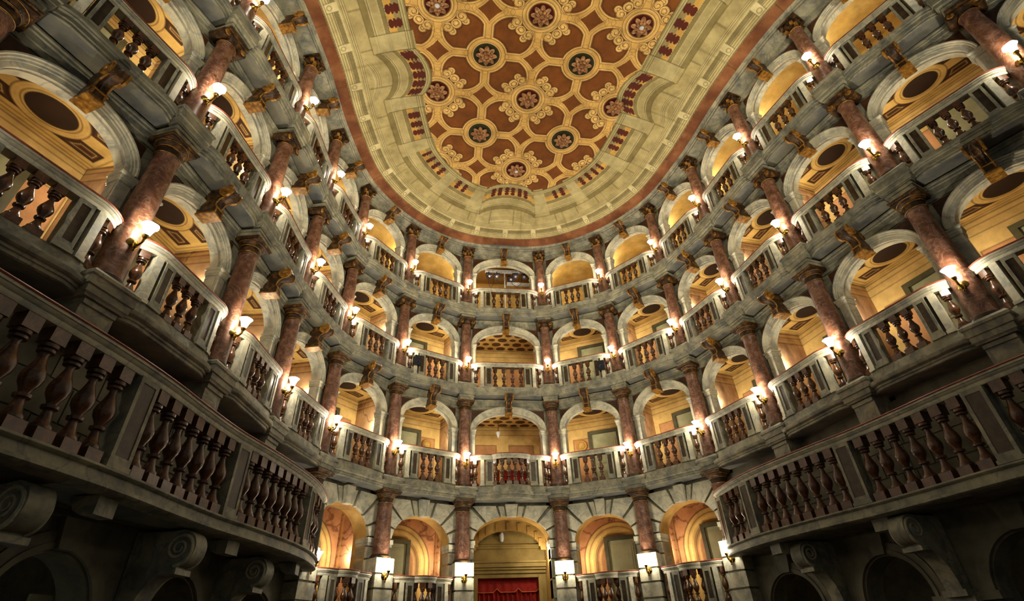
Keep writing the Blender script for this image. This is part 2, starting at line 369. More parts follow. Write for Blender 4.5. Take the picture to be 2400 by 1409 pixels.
def archivolt_mesh(a, zs, rise):
    mb = MB(); n = 28; prof = [(0, .24), (0, .16), (.06, .16), (.064, .145), (.09, .145), (.096, .125), (.118, .12), (.125, .1), (.145, .1), (.15, .24)]
    v = []; f = []; k = len(prof)
    for t in range(n+1):
        th = PI*t/n
        for d, y in prof: v.append((-(a+d)*math.cos(th), y, zs+(rise+d*1.25)*math.sin(th)))
    for t in range(n):
        for j in range(k): j2 = (j+1) % k; f.append((t*k+j, (t+1)*k+j, (t+1)*k+j2, t*k+j2))
    mb.add(v, f); return mb.mesh('archivolt', STONEL)
def impost_mesh():
    mb = MB(); path = [(-.075, .4), (-.075, .16), (.095, .16), (.095, .3)]
    return mb.loft(path, [(0, -.16), (.0, -.14), (.012, -.135), (.012, -.1), (.02, -.095), (.02, -.05), (.04, -.035), (.04, 0.), (.02, 0.)], .4).mesh('impost', STONEL)
def pilaster_mesh(h):
    mb = MB(); mb.box(-.07, .09, .16, .39, -.16, h-.15); mb.box(-.085, .1, .15, .39, -.16, -.02); return mb.mesh('pilaster', STONEL)
def spandrel_mesh(a, zs, rise, w, top, sgn):
    ar, rr = a+.16, rise+.2; x1 = w/2-.2; pl = []
    n = 10
    t0 = math.acos(min(1, x1/ar)) if x1 < ar else 0.
    zt = top-.02; sv = (zt-zs)/rr
    t1 = math.asin(sv) if sv < 1 else PI/2-.25
    t0 = max(t0, .12)
    for k in range(n+1):
        t = t0+(t1-t0)*k/n; pl.append((sgn*ar*math.cos(t), zs+rr*math.sin(t)))
    pl += [(sgn*pl[-1][0]*sgn, zt)] if pl[-1][1] < zt-.01 else []
    pl += [(sgn*x1, zt)]
    if sgn < 0: pl = pl[::-1]
    return MB().prism(pl, .194, .2, 'y').mesh('spandrel_panel', SPAN)
def console_meshes(big=1.):
    # side outline (y, z) of the scrolled keystone; z = 0 at the crown of the arch opening
    back = [(.2, -.1), (.2, .42)]
    cen = (-.2, .36); R = .115
    prof = [(-.06, -.1), (-.105, -.09), (-.105, .03), (-.07, .06), (-.07, .12), (-.1, .2), (-.15, .24)]
    prof += [(cen[0]+R*math.cos(t), cen[1]+R*math.sin(t)) for t in np.linspace(-PI*.62, -PI*1.5, 14)]
    prof += [(-.1, .42)]
    poly = [back[0]]+prof+[back[1]]
    s = MB().prism(poly, -.085, .085, 'x').mesh('scroll', GILT, 30)
    e = MB()
    for sx in (-1, 1):
        T = Matrix.Translation((sx*.085, cen[0], cen[1])) @ Matrix.Rotation(sx*PI/2, 4, 'Y')
        e.lathe([(0, 0), (R*1.08, 0), (R*1.08, .03), (R*.85, .034), (R*.8, .022), (R*.45, .022), (R*.4, .04), (0, .045)], 20, T=T)
        for k in range(1, 8):
            p, q = Vector((0, *prof[k-1])), Vector((0, *prof[k])); d = q-p
            T = Matrix.Translation(p+Vector((sx*.07, 0, 0))) @ d.to_track_quat('Z', 'Y').to_matrix().to_4x4()
            e.lathe([(.014, 0), (.014, d.length)], 8, T=T)
    e.box(-.1, .1, -.12, .2, -.13, -.1); e.box(-.1, .1, -.118, -.1, .015, .035)
    em = e.mesh('gilded_edge', GILTE)
    l = MB()                                      # carved leaf down the front
    pts = [Vector((0, *prof[k])) for k in range(3, 14)]; v = []; f = []; nP = len(pts)
    for k, q in enumerate(pts):
        d = (pts[min(k+1, nP-1)]-pts[max(k-1, 0)]).normalized(); nrm = Vector((0, -d.z, d.y))
        if nrm.y > 0 and k < 6: nrm = -nrm
        wv = .07*math.sin(PI*(k+.6)/(nP+.2))+.012-(.012 if k % 2 else 0)
        for x, h in ((-1, -.012), (-.55, .02), (0, .008), (.55, .02), (1, -.012)): r = q+nrm*(h+.006); v.append((x*wv, r.y, r.z))
    for k in range(nP-1):
        for j in range(4): f.append((k*5+j, k*5+j+1, k*5+j+6, k*5+j+5))
    nn = len(v); v += [(x, y+.01, z-.01) for x, y, z in v]; f += [tuple(i+nn for i in r[::-1]) for r in f]
    for k in range(nP-1):
        for j in (0, 4): f.append((k*5+j, (k+1)*5+j, nn+(k+1)*5+j, nn+k*5+j))
    l.add(v, f)
    lm = l.mesh('carved_leaf', GILT)
    return s, em, lm
CONS = console_meshes()
# balconies
def bpath(hn, xe, yf=-.125, ye=.12, bow=0., n=9):
    T1 = math.radians(74)
    L = [(-xe+(xe-hn)*(1-math.cos(t))/(1-math.cos(T1)), ye-(ye-yf)*math.sin(t)/math.sin(T1)) for t in np.linspace(0, T1, n)]
    mid = []
    if bow:
        hb = hn-.3
        mid = [(-hb-.02, yf)]+[(x, yf-.02-bow*math.sqrt(max(0, 1-(x/hb)**2*.96))) for x in np.linspace(-hb, hb, 17)]+[(hb+.02, yf)]
    R = [(-x, y) for x, y in L[::-1]]
    return L+mid+R
def at_path(path, x):
    P = np.asarray(path); i = int(np.clip(np.searchsorted(P[:, 0], x)-1, 0, len(P)-2)); t = (x-P[i, 0])/(P[i+1, 0]-P[i, 0]+1e-9)
    q = P[i]+t*(P[i+1]-P[i]); d = P[i+1]-P[i]; return q[0], q[1], math.atan2(d[1], d[0])
BH = .69
def post_mesh(hw, h, y0=-.08, y1=.09):
    mb = MB(); mb.box(-hw, hw, y0+.014, y1, 0, h); b = min(.045, hw*.42)
    for a in ((-hw, -hw+b, 0, h), (hw-b, hw, 0, h), (-hw+b, hw-b, 0, .12), (-hw+b, hw-b, h-.06, h)): mb.box(a[0], a[1], y0, y0+.016, a[2], a[3])
    mb.box(-hw-.015, hw+.015, y0-.012, y1, 0, .05)
    pm = MB().box(-hw+b, hw-b, y0+.008, y0+.0145, .12, h-.06).mesh('inset_panel', PANEL, 0)
    return mb.mesh('post', STONE, 0), pm
RAILP = [(-.075, 0), (.06, 0), (.07, .02), (.07, .05), (.085, .06), (.095, .085), (.105, .09), (.105, .118), (-.09, .118), (-.09, .06)]
CAPP = [(-.1, .118), (.112, .118), (.118, .128), (.112, .14), (-.1, .14)]
def balcony(b, tier):
    m, rz, ch = bay_frame(b); w = W0[wide(b)]; sx = ch/w
    zb = ZB[tier] if tier else .71+H0; zo = ZO[tier] if tier else 0.
    tp = [to_world(m, rz, x, -.25, zb+z) for x in (-.8, 0, .8) for z in (-.3, .2, .8)]
    if not seen(tp, 40): return
    hn = .74 if wide(b) else (.6 if tier else .5); xe = w/2-(.175 if tier else .3); bow = {True: .16}.get(wide(b) and tier == 1, 0.) if tier else .1
    path = bpath(hn, xe, bow=bow)
    key = (wide(b), tier)
    tone = 'grey-green stone'
    if tier: lab = f'bowed {tone} balcony with brown balusters, {TN[tier]}, {where_bay(b)}'
    else: lab = f'stone balustrade with red cap before ground floor arch, {where_bay(b)}'
    t = thing('balcony' if tier else 'balustrade', lab, 'balcony' if tier else 'balustrade', (m[0], m[1], zb), rz, (sx, 1, 1), group=f'balconies of the {TN[tier]}')
    def slab():
        zl = SLB[tier] if tier else -.3; zt = -.15 if tier != 3 else zo
        if tier == 2: zt = zo
        lv = [(.06, zl), (.085, zl+.012), (.085, zl+.05), (.105, zl+.055), (.105, zl+(zt-zl)*.5), (.13, zl+(zt-zl)*.56), (.13, zt-.085), (.155, zt-.07), (.165, zt-.04), (.165, zt-.015), (.12, zt)]
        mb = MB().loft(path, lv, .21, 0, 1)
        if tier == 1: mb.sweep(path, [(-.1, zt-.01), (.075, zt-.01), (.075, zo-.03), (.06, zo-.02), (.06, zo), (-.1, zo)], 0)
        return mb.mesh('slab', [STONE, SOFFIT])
    ob('slab', cached(('slab',)+key, slab), t)
    ob('rail', cached(('rail',)+key, lambda: MB().sweep(path, RAILP).mesh('rail', STONEL)), t, (0, 0, zo+BH))
    ob('rail_cap', cached(('rcap',)+key, lambda: MB().sweep(path, CAPP).mesh('rail_cap', REDCAP)), t, (0, 0, zo+BH))
    pw = .105 if wide(b) else .088
    pm, im = cached(('post', wide(b)), lambda: post_mesh(pw, BH))
    em, _ = cached(('epost',), lambda: (MB().box(-.05, .05, -.075, .08, 0, BH).box(-.06, .06, -.09, .085, 0, .05).mesh('post', STONEL, 0), None))
    for s_ in (-1, 1):
        x = s_*(hn-pw-.045); p = ob('post', pm, t, (x, -.125, zo)); ob('inset_panel', im, p)
        q = at_path(path, s_*(hn+.035)); ob('post', em, t, (q[0], q[1], zo), q[2])
        ob('post', em, t, (s_*(xe-.01), .1, zo), s_*PI/2*.8)
    bal = cached('bal', lambda: baluster_mesh(BH))
    if wide(b) and tier == 1: xs = [-.42, -.26, -.085, .085, .26, .42]
    elif wide(b): xs = [-.39, -.13, .13, .39]
    elif tier == 0: xs = [-.22, -.075, .075, .22]
    else: xs = [-.2, 0, .2]
    hx = xe-hn
    xs = xs+[s_*(hn+hx*.62) for s_ in (-1, 1)]+([s_*(hn+hx*.9) for s_ in (-1, 1)] if wide(b) and tier == 1 else [])
    for x in xs:
        q = at_path(path, x); o = ob('baluster', bal, t, (q[0], q[1], zo), q[2])
    return t
# ------------------------------------------------------------------ painted plaster (fresco) helpers
def vnoise(x, y, sc, seed):
    g = np.random.default_rng(seed).random((64, 64)); X = x*sc; Y = y*sc
    xi = np.floor(X).astype(int); yi = np.floor(Y).astype(int); fx = X-xi; fy = Y-yi; fx = fx*fx*(3-2*fx); fy = fy*fy*(3-2*fy)
    a = g[xi % 64, yi % 64]; b = g[(xi+1) % 64, yi % 64]; c = g[xi % 64, (yi+1) % 64]; d = g[(xi+1) % 64, (yi+1) % 64]
    return (a*(1-fx)+b*fx)*(1-fy)+(c*(1-fx)+d*fx)*fy
def fbm(x, y, sc, seed, o=4): return sum(vnoise(x, y, sc*2**k, seed+k)*.5**(k+1) for k in range(o))/(1-.5**o)
def C3(r, g, b): return lin(np.array([r, g, b])/255.)
class Paint:
    def __init__(s, shape, base): s.c = np.broadcast_to(base, shape+(3,)).astype(float).copy()
    def put(s, mask, col, a=1.):
        m = (mask*a)[..., None] if mask.dtype != bool else (mask.astype(float)*a)[..., None]
        s.c = s.c*(1-m)+np.asarray(col)*m; return s
def grid_mesh(P3, colr, keep=None):
    """P3 (n,m,3) points, colr (n,m,3) paint; returns vertices, quads, colours"""
    n, m = P3.shape[:2]; idx = np.arange(n*m).reshape(n, m)
    q = np.stack([idx[:-1, :-1], idx[1:, :-1], idx[1:, 1:], idx[:-1, 1:]], -1).reshape(-1, 4)
    v = P3.reshape(-1, 3); c = colr.reshape(-1, 3)
    if keep is not None:
        k = keep.reshape(-1); q = q[k[q].all(1)]; used = np.zeros(len(v), bool); used[q.ravel()] = True
        mp = np.cumsum(used)-1; v = v[used]; c = c[used]; q = mp[q]
    return v, q, c
def painted(name, pieces):
    V = []; Q = []; Cc = []; o = 0
    for v, q, c in pieces: V.append(v); Q.append(q+o); Cc.append(c); o += len(v)
    V = np.concatenate(V); Q = np.concatenate(Q); Cc = np.concatenate(Cc)
    me = bpy.data.meshes.new(name); me.vertices.add(len(V)); me.vertices.foreach_set('co', V.astype(np.float32).ravel())
    me.loops.add(len(Q)*4); me.loops.foreach_set('vertex_index', Q.astype(np.int32).ravel())
    me.polygons.add(len(Q)); me.polygons.foreach_set('loop_start', np.arange(0, len(Q)*4, 4, dtype=np.int32))
    at = me.color_attributes.new('paint', 'FLOAT_COLOR', 'POINT'); c4 = np.ones((len(V), 4), np.float32); c4[:, :3] = np.clip(Cc, 0, 1)
    at.data.foreach_set('color', c4.ravel()); me.materials.append(PAINT); me.update(calc_edges=True); me.validate(); return me
# ------------------------------------------------------------------ box interiors
CY, CB, CD, CL = C3(212, 176, 102), C3(96, 60, 22), C3(44, 26, 12), C3(222, 188, 118)
PK = C3(186, 128, 92)
def line(d, w): return np.clip(1-np.abs(d)/w, 0, 1)
def box_ceiling(hw, y0, y1, z, kind):
    st = .0125; X, Y = np.meshgrid(np.arange(-hw, hw+st, st), np.arange(y0, y1+st, st), indexing='ij'); p = Paint(X.shape, CY)
    nz = fbm(X, Y, 3, 5); p.put(np.clip(nz*1.6-.6, 0, 1), CB, .35)
    if kind == 'hex':
        for i in range(-4, 5):
            for j in range(0, 6):
                cx_, cy_ = i*.36+(.18 if j % 2 else 0), y0+.12+j*.3
                big = (i+j) % 2 == 0
                r = np.maximum(np.abs(X-cx_)/(.15 if big else .1), np.abs(Y-cy_)/(.12 if big else .08)); r = np.hypot((X-cx_)/(.16 if big else .11), (Y-cy_)/(.13 if big else .085)) if not big else np.maximum(r, (np.abs(X-cx_)/.15+np.abs(Y-cy_)/.12)*.68)
                p.put(r < 1, C3(92, 58, 30)); p.put(line(r-1.08, .09), CL, .8); p.put(line(r-1.0, .06), CD, .8)
        return grid_mesh(np.stack([X, Y, np.full_like(X, z)], -1), p.c)
    dx = hw-np.abs(X); dy = np.minimum(Y-y0, y1-Y); d = np.minimum(dx, dy)
    for k, (dd, col) in enumerate(((.03, CD), (.06, CL), (.1, CB), (.14, CL))): p.put(line(d-dd, .016), col, .65)
    fr = d > .17; ym2 = (y0+y1)/2-.03
    r = np.hypot(X/.45, (Y-ym2)/.36)
    p.put(fr & (r > 1), C3(60, 34, 16))                       # sunken dark fields
    for ang in (0, PI/2):
        dl = np.abs(X*math.sin(ang)-(Y-ym2)*math.cos(ang)); p.put(fr & (r > 1) & (dl < .09), CY); p.put((line(dl-.09, .014)*(fr & (r > 1))), CL, .8)
    e1 = np.minimum(np.minimum(np.abs(X)-.09, np.abs(Y-ym2)-.09), np.minimum(d-.17, (r-1)*.42))
    for q_, col in ((.05, CB), (.075, CL), (.1, C3(120, 78, 34))): p.put(line(e1-q_, .012)*(e1 > 0), col, .8)
    p.put(line(d-.17, .016), CL, .9)
    p.put((r > .66) & (r <= 1.0), CY); p.put(line(r-1, .04), CB, .9); p.put(line(r-.93, .03), CL, .9); p.put(line(r-.76, .04), CB, .8); p.put(line(r-.82, .03), CL, .7)
    p.put(r < .66, C3(46, 28, 14)); p.put(line(r-.66, .035), CD, 1.)
    return grid_mesh(np.stack([X, Y, np.full_like(X, z)], -1), p.c)
def wall_paint(U, Z, top, seed, kind, tier):
    base = C3(220, 188, 122) if kind == 'back' else C3(206, 166, 126)
    p = Paint(U.shape, base); n = fbm(U, Z, 1.7, seed, 5); p.put(np.clip(n*2.6-1.1, 0, 1), C3(222, 186, 122), .7); p.put(np.clip(1.2-n*3, 0, 1), C3(148, 98, 52), .5)
    if kind == 'side':
        p.put(np.clip(fbm(U, Z*.4, 4, seed+5, 5)*3-1.3, 0, 1), C3(118, 76, 58), .75)
        v = np.abs(fbm(U+.4*fbm(U, Z, 2, seed+9), Z*.7, 2.1, seed+3, 4)-.5); p.put(np.clip(1-v/.035, 0, 1), C3(104, 60, 44), .8); p.put(np.clip(n*3-1.7, 0, 1), C3(216, 186, 160), .7)
    else:
        L_ = U.max()
        for c0 in (-.5*L_, .5*L_):
            pw, ph0, ph1 = .33*L_, .3, top-.62
            d = np.minimum(pw-np.abs(U-c0), np.minimum(Z-ph0, ph1-Z)); p.put(d > 0, PK, .8); p.put(line(d, .02), CB, .8); p.put(line(d+.035, .015), CL, .8)
    for k, (h, w, col) in enumerate(((.03, .025, CB), (.08, .03, CL), (.13, .016, CB), (.24, .03, CL), (.29, .016, CD))):
        p.put(line(top-Z-h, w), col, .7)
    return p.c
def interior(hw, tier, kind):
    y0, y1, top, st = .38, (1.34 if kind == 'oval' and tier < 3 else 1.8), STB[tier]+(.02 if kind == 'oval' else .1), .0125
    if tier == 3 and kind != 'rig': top = 1.5
    pcs = []
    X, Z = np.meshgrid(np.arange(-hw, hw+st, st), np.arange(-.2, top+st, st), indexing='ij')
    if tier == 3:
        n = fbm(X, Z, 1.3, 3); c = Paint(X.shape, C3(196, 158, 82)).put(np.clip(n*2-.9, 0, 1), C3(214, 184, 112), .8).put(line(top-Z-.06, .02), CB, .5).c
        pcs.append(grid_mesh(np.stack([X, np.full_like(X, y1), Z], -1), c))
    else: pcs.append(grid_mesh(np.stack([X, np.full_like(X, y1), Z], -1), wall_paint(X, Z, top, 21+tier, 'back', tier)))
    Yg, Zg = np.meshgrid(np.arange(y0, y1+st, st), np.arange(-.2, top+st, st), indexing='ij')
    for s_ in (-1, 1):
        if tier == 3: c = Paint(Yg.shape, C3(196, 158, 82)).put(np.clip(fbm(Yg, Zg, 1.3, 8+s_)*2-.9, 0, 1), C3(214, 184, 112), .8).c
        else: c = wall_paint(Yg, Zg, top, 40+s_+tier, 'side', tier)
        pcs.append(grid_mesh(np.stack([np.full_like(Yg, s_*hw), Yg, Zg], -1), c))
    if tier == 3 and kind != 'rig':
        th, Y2 = np.meshgrid(np.linspace(0, PI, 90), np.arange(y0, y1+st, .02), indexing='ij')
        n = fbm(th, Y2, 1.6, 13, 5); c = Paint(th.shape, C3(196, 158, 84)).put(np.clip(n*2.4-1.0, 0, 1), C3(222, 196, 130), .8).put(np.clip(1.1-n*2.8, 0, 1), C3(134, 100, 46), .7).c
        pcs.append(grid_mesh(np.stack([-hw*np.cos(th), Y2, top+.62*np.sin(th)], -1), c))
        # tympanum over the back wall
        th, rr = np.meshgrid(np.linspace(0, PI, 60), np.linspace(0, 1, 20), indexing='ij'); x_ = -hw*np.cos(th)*rr; z_ = top+.62*np.sin(th)*rr
        n = fbm(x_, z_, 1.6, 17, 5); c = Paint(th.shape, C3(196, 158, 84)).put(np.clip(n*2.4-1.0, 0, 1), C3(222, 196, 130), .8).c
        pcs.append(grid_mesh(np.stack([x_, np.full_like(x_, y1), z_], -1), c))
    elif tier == 3:
        X, Y = np.meshgrid(np.arange(-hw, hw+.02, .02), np.arange(y0, y1+.02, .02), indexing='ij')
        pcs.append(grid_mesh(np.stack([X, Y, np.full_like(X, top)], -1), Paint(X.shape, C3(150, 112, 56)).c))
    else: pcs.append(box_ceiling(hw, y0, y1, top, kind))
    X, Y = np.meshgrid(np.arange(-hw, hw+.1, .1), np.arange(y0, y1+.1, .1), indexing='ij')
    pcs.append(grid_mesh(np.stack([X, Y, np.full_like(X, -.02)], -1), Paint(X.shape, C3(110, 84, 56)).c))
    return painted('box_interior', pcs)
def door_meshes(h=1.72, w=.36):
    f = MB()
    for a in ((-w-.1, -w, 0, h+.1), (w, w+.1, 0, h+.1), (-w, w, h, h+.1)): f.box(a[0], a[1], -.06, .02, a[2], a[3], 0)
    f.box(-w, w, -.02, .02, 0, h, 1)
    for a in ((-w+.06, w-.06, .1, h*.42), (-w+.06, w-.06, h*.5, h-.1)):
        f.box(a[0], a[1], -.034, -.018, a[2], a[3], 1); f.box(a[0]+.05, a[1]-.05, -.042, -.03, a[2]+.05, a[3]-.05, 1)
    return f.mesh('box_door', [DOORF, DOORM], 0)
BOXL = bpy.data.lights.new('box_lamp', 'POINT'); BOXL.energy = 10.5; BOXL.color = (1, .91, .7); BOXL.shadow_soft_size = .07
DOORN = [0]
def window_mesh():
    m = bpy.data.materials.new('lit_window_pane'); m.use_nodes = True; b_ = m.node_tree.nodes['Principled BSDF']; b_.inputs['Base Color'].default_value = (.7, .72, .75, 1)
    b_.inputs['Emission Color'].default_value = (.86, .92, 1, 1); b_.inputs['Emission Strength'].default_value = .35
    mb = MB(); mb.box(-.3, .3, -.01, .01, .0, .62, 1)
    for a in ((-.36, -.3, -.06, .68), (.3, .36, -.06, .68), (-.3, .3, .62, .68), (-.3, .3, -.06, 0), (-.02, .02, 0, .62)): mb.box(a[0], a[1], -.03, .015, a[2], a[3], 0)
    return mb.mesh('window', [DOORF, m], 0)
def bay(b, tier):
    m, rz, ch = bay_frame(b); w = W0[wide(b)]; sx = ch/w; zb = ZB[tier]; a = w/2-.31
    tp = [to_world(m, rz, x, y, zb+z) for x in (-.9, 0, .9) for z in (0, 1, 2, 2.5) for y in (.2,)]
    if not seen(tp, 60): return
    balcony(b, tier)
    zs, rise = SPR[tier], CRN[tier]-SPR[tier]; loc = (m[0], m[1], zb); S = (sx, 1, 1); k = (wide(b), tier)
    struct(wall_of(b), cached(('fac',)+k, lambda: facade_mesh(w, a, tier)), loc, rz, S)
    t = struct(f'trim_{5+tier}', None, loc, rz, S)
    ob('archivolt', cached(('av',)+k, lambda: archivolt_mesh(a, zs, rise)), t)
    for s_ in (-1, 1):
        im = cached('imp', impost_mesh); pi_ = cached(('pil', tier), lambda: pilaster_mesh(zs))
        ob('impost', im, t, (s_*(a+.075), 0, zs), 0, (s_, 1, 1)); ob('pilaster', pi_, t, (s_*(a+.075), 0, 0), 0, (s_, 1, 1))
        ob('spandrel_panel', cached(('spn', s_)+k, lambda: spandrel_mesh(a, zs, rise, w, STB[tier], s_)), t)
    c = thing('keystone_bracket', f'carved gilt scroll keystone bracket above arch, {TN[tier]}, {where_bay(b)}', 'bracket', (m[0], m[1], zb+CRN[tier]-.0), rz, (1.05, 1, {1: .95, 2: .9, 3: .75}[tier]), group=f'keystone brackets of the {TN[tier]}')
    for nme, me in zip(('scroll', 'gilded_edge', 'carved_leaf'), CONS): ob(nme, me, c)
    hw = w/2-.1; kind = ('hex' if (b == 0 and tier in (1, 2)) else 'rig' if (b == 0 and tier == 3) else 'oval')
    struct('wall_inner', cached(('int', tier, kind, wide(b)), lambda: interior(hw, tier, kind)), loc, rz, S)
    sg = -1 if b < 0 else 1
    if b != 0 and tier < 3:
        DOORN[0] += 1; q = to_world(m, rz, sg*.16, 1.32, zb)
        struct(f'door_{DOORN[0]}', cached('door', lambda: door_meshes(1.78, .38)), q, rz)
    q = to_world(m, rz, -sg*(w/2-.2), .52, zb+1.45)
    lo = ob('box_lamp', BOXL, None, q)
    if tier == 3 and abs(b) == 1:
        struct('window_'+('1' if b < 0 else '2'), cached('winp', window_mesh), to_world(m, rz, -sg*.1, 1.78, zb+.1), rz)
for tier in (1, 2, 3):
    for i in range(NC): column(i, tier)
    for b in range(-7, 8): bay(b, tier)
    for i in range(NC):
        p, rz = col_frame(i); z = ZB[tier]
        if seen([(p[0], p[1], z), (p[0], p[1], z-.4)], 60):
            kind = 'low' if tier == 1 else tier
            struct(f'trim_{tier}', cached(('res', kind), lambda: ressaut(kind)), (p[0], p[1], z), rz)
            if tier == 1 and abs(colnum(i)) >= 4: struct('trim_5', cached('pedl', pedestal_low), (p[0], p[1], z), rz)
def lamp_(name, kind, e, loc, col, size, aim=None, spot=None):
    l = bpy.data.lights.new(name, kind); l.energy = e; l.color = col
    if kind == 'AREA': l.size = size
    else: l.shadow_soft_size = size
    if spot: l.spot_size = spot; l.spot_blend = .8
    o = ob(name, l, None, loc)
    if aim: o.rotation_euler = (Vector(aim)-Vector(loc)).to_track_quat('-Z', 'Y').to_euler()
    return o
# ------------------------------------------------------------------ smooth wall line, top entablature, painted ceiling
def catmull(P, n):
    P = np.asarray(P, float); out = []; N_ = len(P)
    for i in range(N_-1):
        p0, p1, p2, p3 = P[max(i-1, 0)], P[i], P[i+1], P[min(i+2, N_-1)]
        for t in np.arange(n)/n: out.append(.5*(2*p1+(p2-p0)*t+(2*p0-5*p1+4*p2-p3)*t*t+(3*p1-p0-3*p2+p3)*t**3))
    out.append(P[-1]); return np.array(out)
AX = catmull(PTS, 14)
def voff(c, d):
    t = np.gradient(c, axis=0); t /= np.linalg.norm(t, axis=1)[:, None]; return c+np.stack([t[:, 1], -t[:, 0]], 1)*d
ZT = 12.05+H0
ent = MB().sweep(AX, [(-.34, -.36), (-.16, -.36), (-.15, -.2), (.14, -.165), (.16, -.165), (.17, -.16), (.17, -.1), (.2, -.09), (.2, -.045), (.235, -.035), (.25, -.01), (.275, .0), (.275, .02), (-.34, .02)], z0=ZT, cap=True)
struct('trim_4', ent.mesh('top_entablature', STONE))
CV = voff(AX, .27); SEG = CV[1:]-CV[:-1]; SL = np.linalg.norm(SEG, axis=1); SS = np.concatenate([[0], np.cumsum(SL)]); SS -= SS[-1]/2
def ws(P):
    W_ = np.empty(len(P)); S_ = np.empty(len(P)); nn = np.stack([SEG[:, 1], -SEG[:, 0]], 1)/SL[:, None]
    for a in range(0, len(P), 20000):
        p = P[a:a+20000]; d = p[:, None]-CV[None, :-1]; t = np.clip((d*SEG).sum(2)/SL**2, 0, 1)
        e = d-t[..., None]*SEG; dd = np.hypot(e[..., 0], e[..., 1]); i = dd.argmin(1); k = np.arange(len(p))
        sg = np.sign((e[k, i]*nn[i]).sum(1)); W_[a:a+20000] = dd[k, i]*np.where(sg == 0, 1, sg); S_[a:a+20000] = SS[i]+t[k, i]*SL[i]
    return W_, S_
def cove_z(w): u = np.clip(1-np.maximum(w, 0)/2.2, 0, 1); return ZT+.65*(1-u**1.7)
LX0, LA = .09, 1.25
LY = [(-2, 13.5), (-1, 12.13), (0, 10.86), (1, 9.59), (2, 8.32), (3, 7.17), (4, 6.04), (5, 4.92), (6, 3.8), (7, 2.7), (8, 1.6)]
def node(i, j): return (LX0+LA*i, dict(LY)[j])
def ceiling():
    st = .0125; x = np.arange(-6.7, 6.7, st); y = np.arange(4.2, 13.8, st); X, Y = np.meshgrid(x, y, indexing='ij')
    # coarse signed distance first, refined only by interpolation-free evaluation inside the room
    w, s = ws(np.stack([X.ravel(), Y.ravel()], 1)); w = w.reshape(X.shape); s = s.reshape(X.shape); keep = w > -.12
    a = np.abs(s)
    sh = np.zeros_like(w)
    for c, h in ((0., 1.15), (8.5, .62)): q = (a-c)/h; sh += np.where(np.abs(q) < 1, .33*np.cos(q*PI/2)**.8 if False else .33*np.clip(np.cos(np.clip(q, -1, 1)*PI/2), 0, 1)**.7, 0)
    wb = np.where(w > .8, w-sh, w)
    blk = np.zeros_like(w, bool)
    for b0, b1 in ((1.2, 1.95), (3.25, 3.8), (5.65, 6.25), (7.42, 7.88), (9.12, 9.52), (11.1, 11.6)): blk |= (a > b0) & (a < b1)
    p = Paint(w.shape, C3(184, 172, 124)); st1, st2, dk, dd, lt = C3(184, 172, 124), C3(162, 148, 98), C3(112, 100, 58), C3(70, 58, 28), C3(214, 204, 158)
    p.put(np.clip(fbm(X, Y, 1.4, 61)*2.2-.9, 0, 1), st2, .7)
    p.put(w < .265, C3(112, 66, 36)); nz = fbm(X, Y, 3, 71, 5); p.put((w < .265)*np.clip(nz*3-1.3, 0, 1), C3(152, 102, 64), .8); p.put((w < .265)*np.clip(1.2-nz*3, 0, 1), C3(104, 56, 28), .8)
    jo = np.abs((a % 1.55)-.77) < .012; p.put((w < .265) & jo, dd, .6)
    def L(v, wd, col, al=.9, m=None): p.put(line(wb-v, wd)*(1 if m is None else m), col, al)
    for v, wd, c in ((.28, .02, dd), (.305, .012, lt), (.335, .012, dk), (.36, .012, lt), (.39, .012, dk), (.42, .01, lt), (.445, .014, dd), (.6, .015, lt), (.66, .012, dk), (.68, .01, lt), (.705, .012, dd), (.725, .012, lt), (.745, .012, dk)): L(v, wd, c)
    br = np.zeros_like(w)
    for k in range(0, 16):
        sc_ = (0, 1.08, 2.16, 3.25, 4.33, 5.4, 6.45, 7.46, 8.43, 9.42, 10.36, 11.35, 12.35, 13.35, 14.35, 15.35)[k]
        br = np.maximum(br, (np.abs(a-sc_) < .1)*1.); sd = np.where(s > 0, 1, -1)
        m = (np.abs(a-sc_) < .1) & (w > .34) & (w < .6); p.put(m, lt, .9)
        p.put(line(np.hypot(a-sc_, (w-.42))-.05, .016), dk, .9); p.put(line(np.abs(a-sc_)-.1, .014)*((w > .32) & (w < .6)), dd, .8)
        p.put((np.abs(a-sc_) > .1) & (np.abs(a-sc_) < .2) & (w > .46) & (w < .585), st1, .5)
    p.put((br < .5) & (w > .47) & (w < .575), C3(116, 106, 70), .85); L(.52, .02, C3(140, 130, 92), .6, br < .5)
    jw = (w > .76) & (wb < 1.05); j2 = (np.abs((s+.2) % .95-.47) < .022); p.put(jw & j2, dk, .55); j3 = np.abs((s+.31) % 1.9-.9) < .03
    p.put((w > .3) & (wb < 1.2) & j3, dk, .3)
    bp = (wb > 1.04) & (wb < 1.2) & ~blk; p.put(bp, C3(124, 112, 66), .8)
    for v, wd, c in ((1.04, .02, dk), (1.2, .014, lt), (1.225, .014, dd), (1.25, .014, lt), (1.44, .012, lt), (1.56, .014, lt)): L(v, wd, c, .9)
    p.put((wb > 1.45) & (wb < 1.545), C3(132, 120, 74), .85); p.put((wb > 1.545) & (wb < 1.56), dd, .8)
    bz = (wb > 1.57) & (wb < 1.9) & ~blk
    p.put(bz & (wb < 1.745), C3(206, 164, 84)); p.put(bz & (wb >= 1.745), C3(150, 138, 94))
    mar = C3(88, 32, 16)
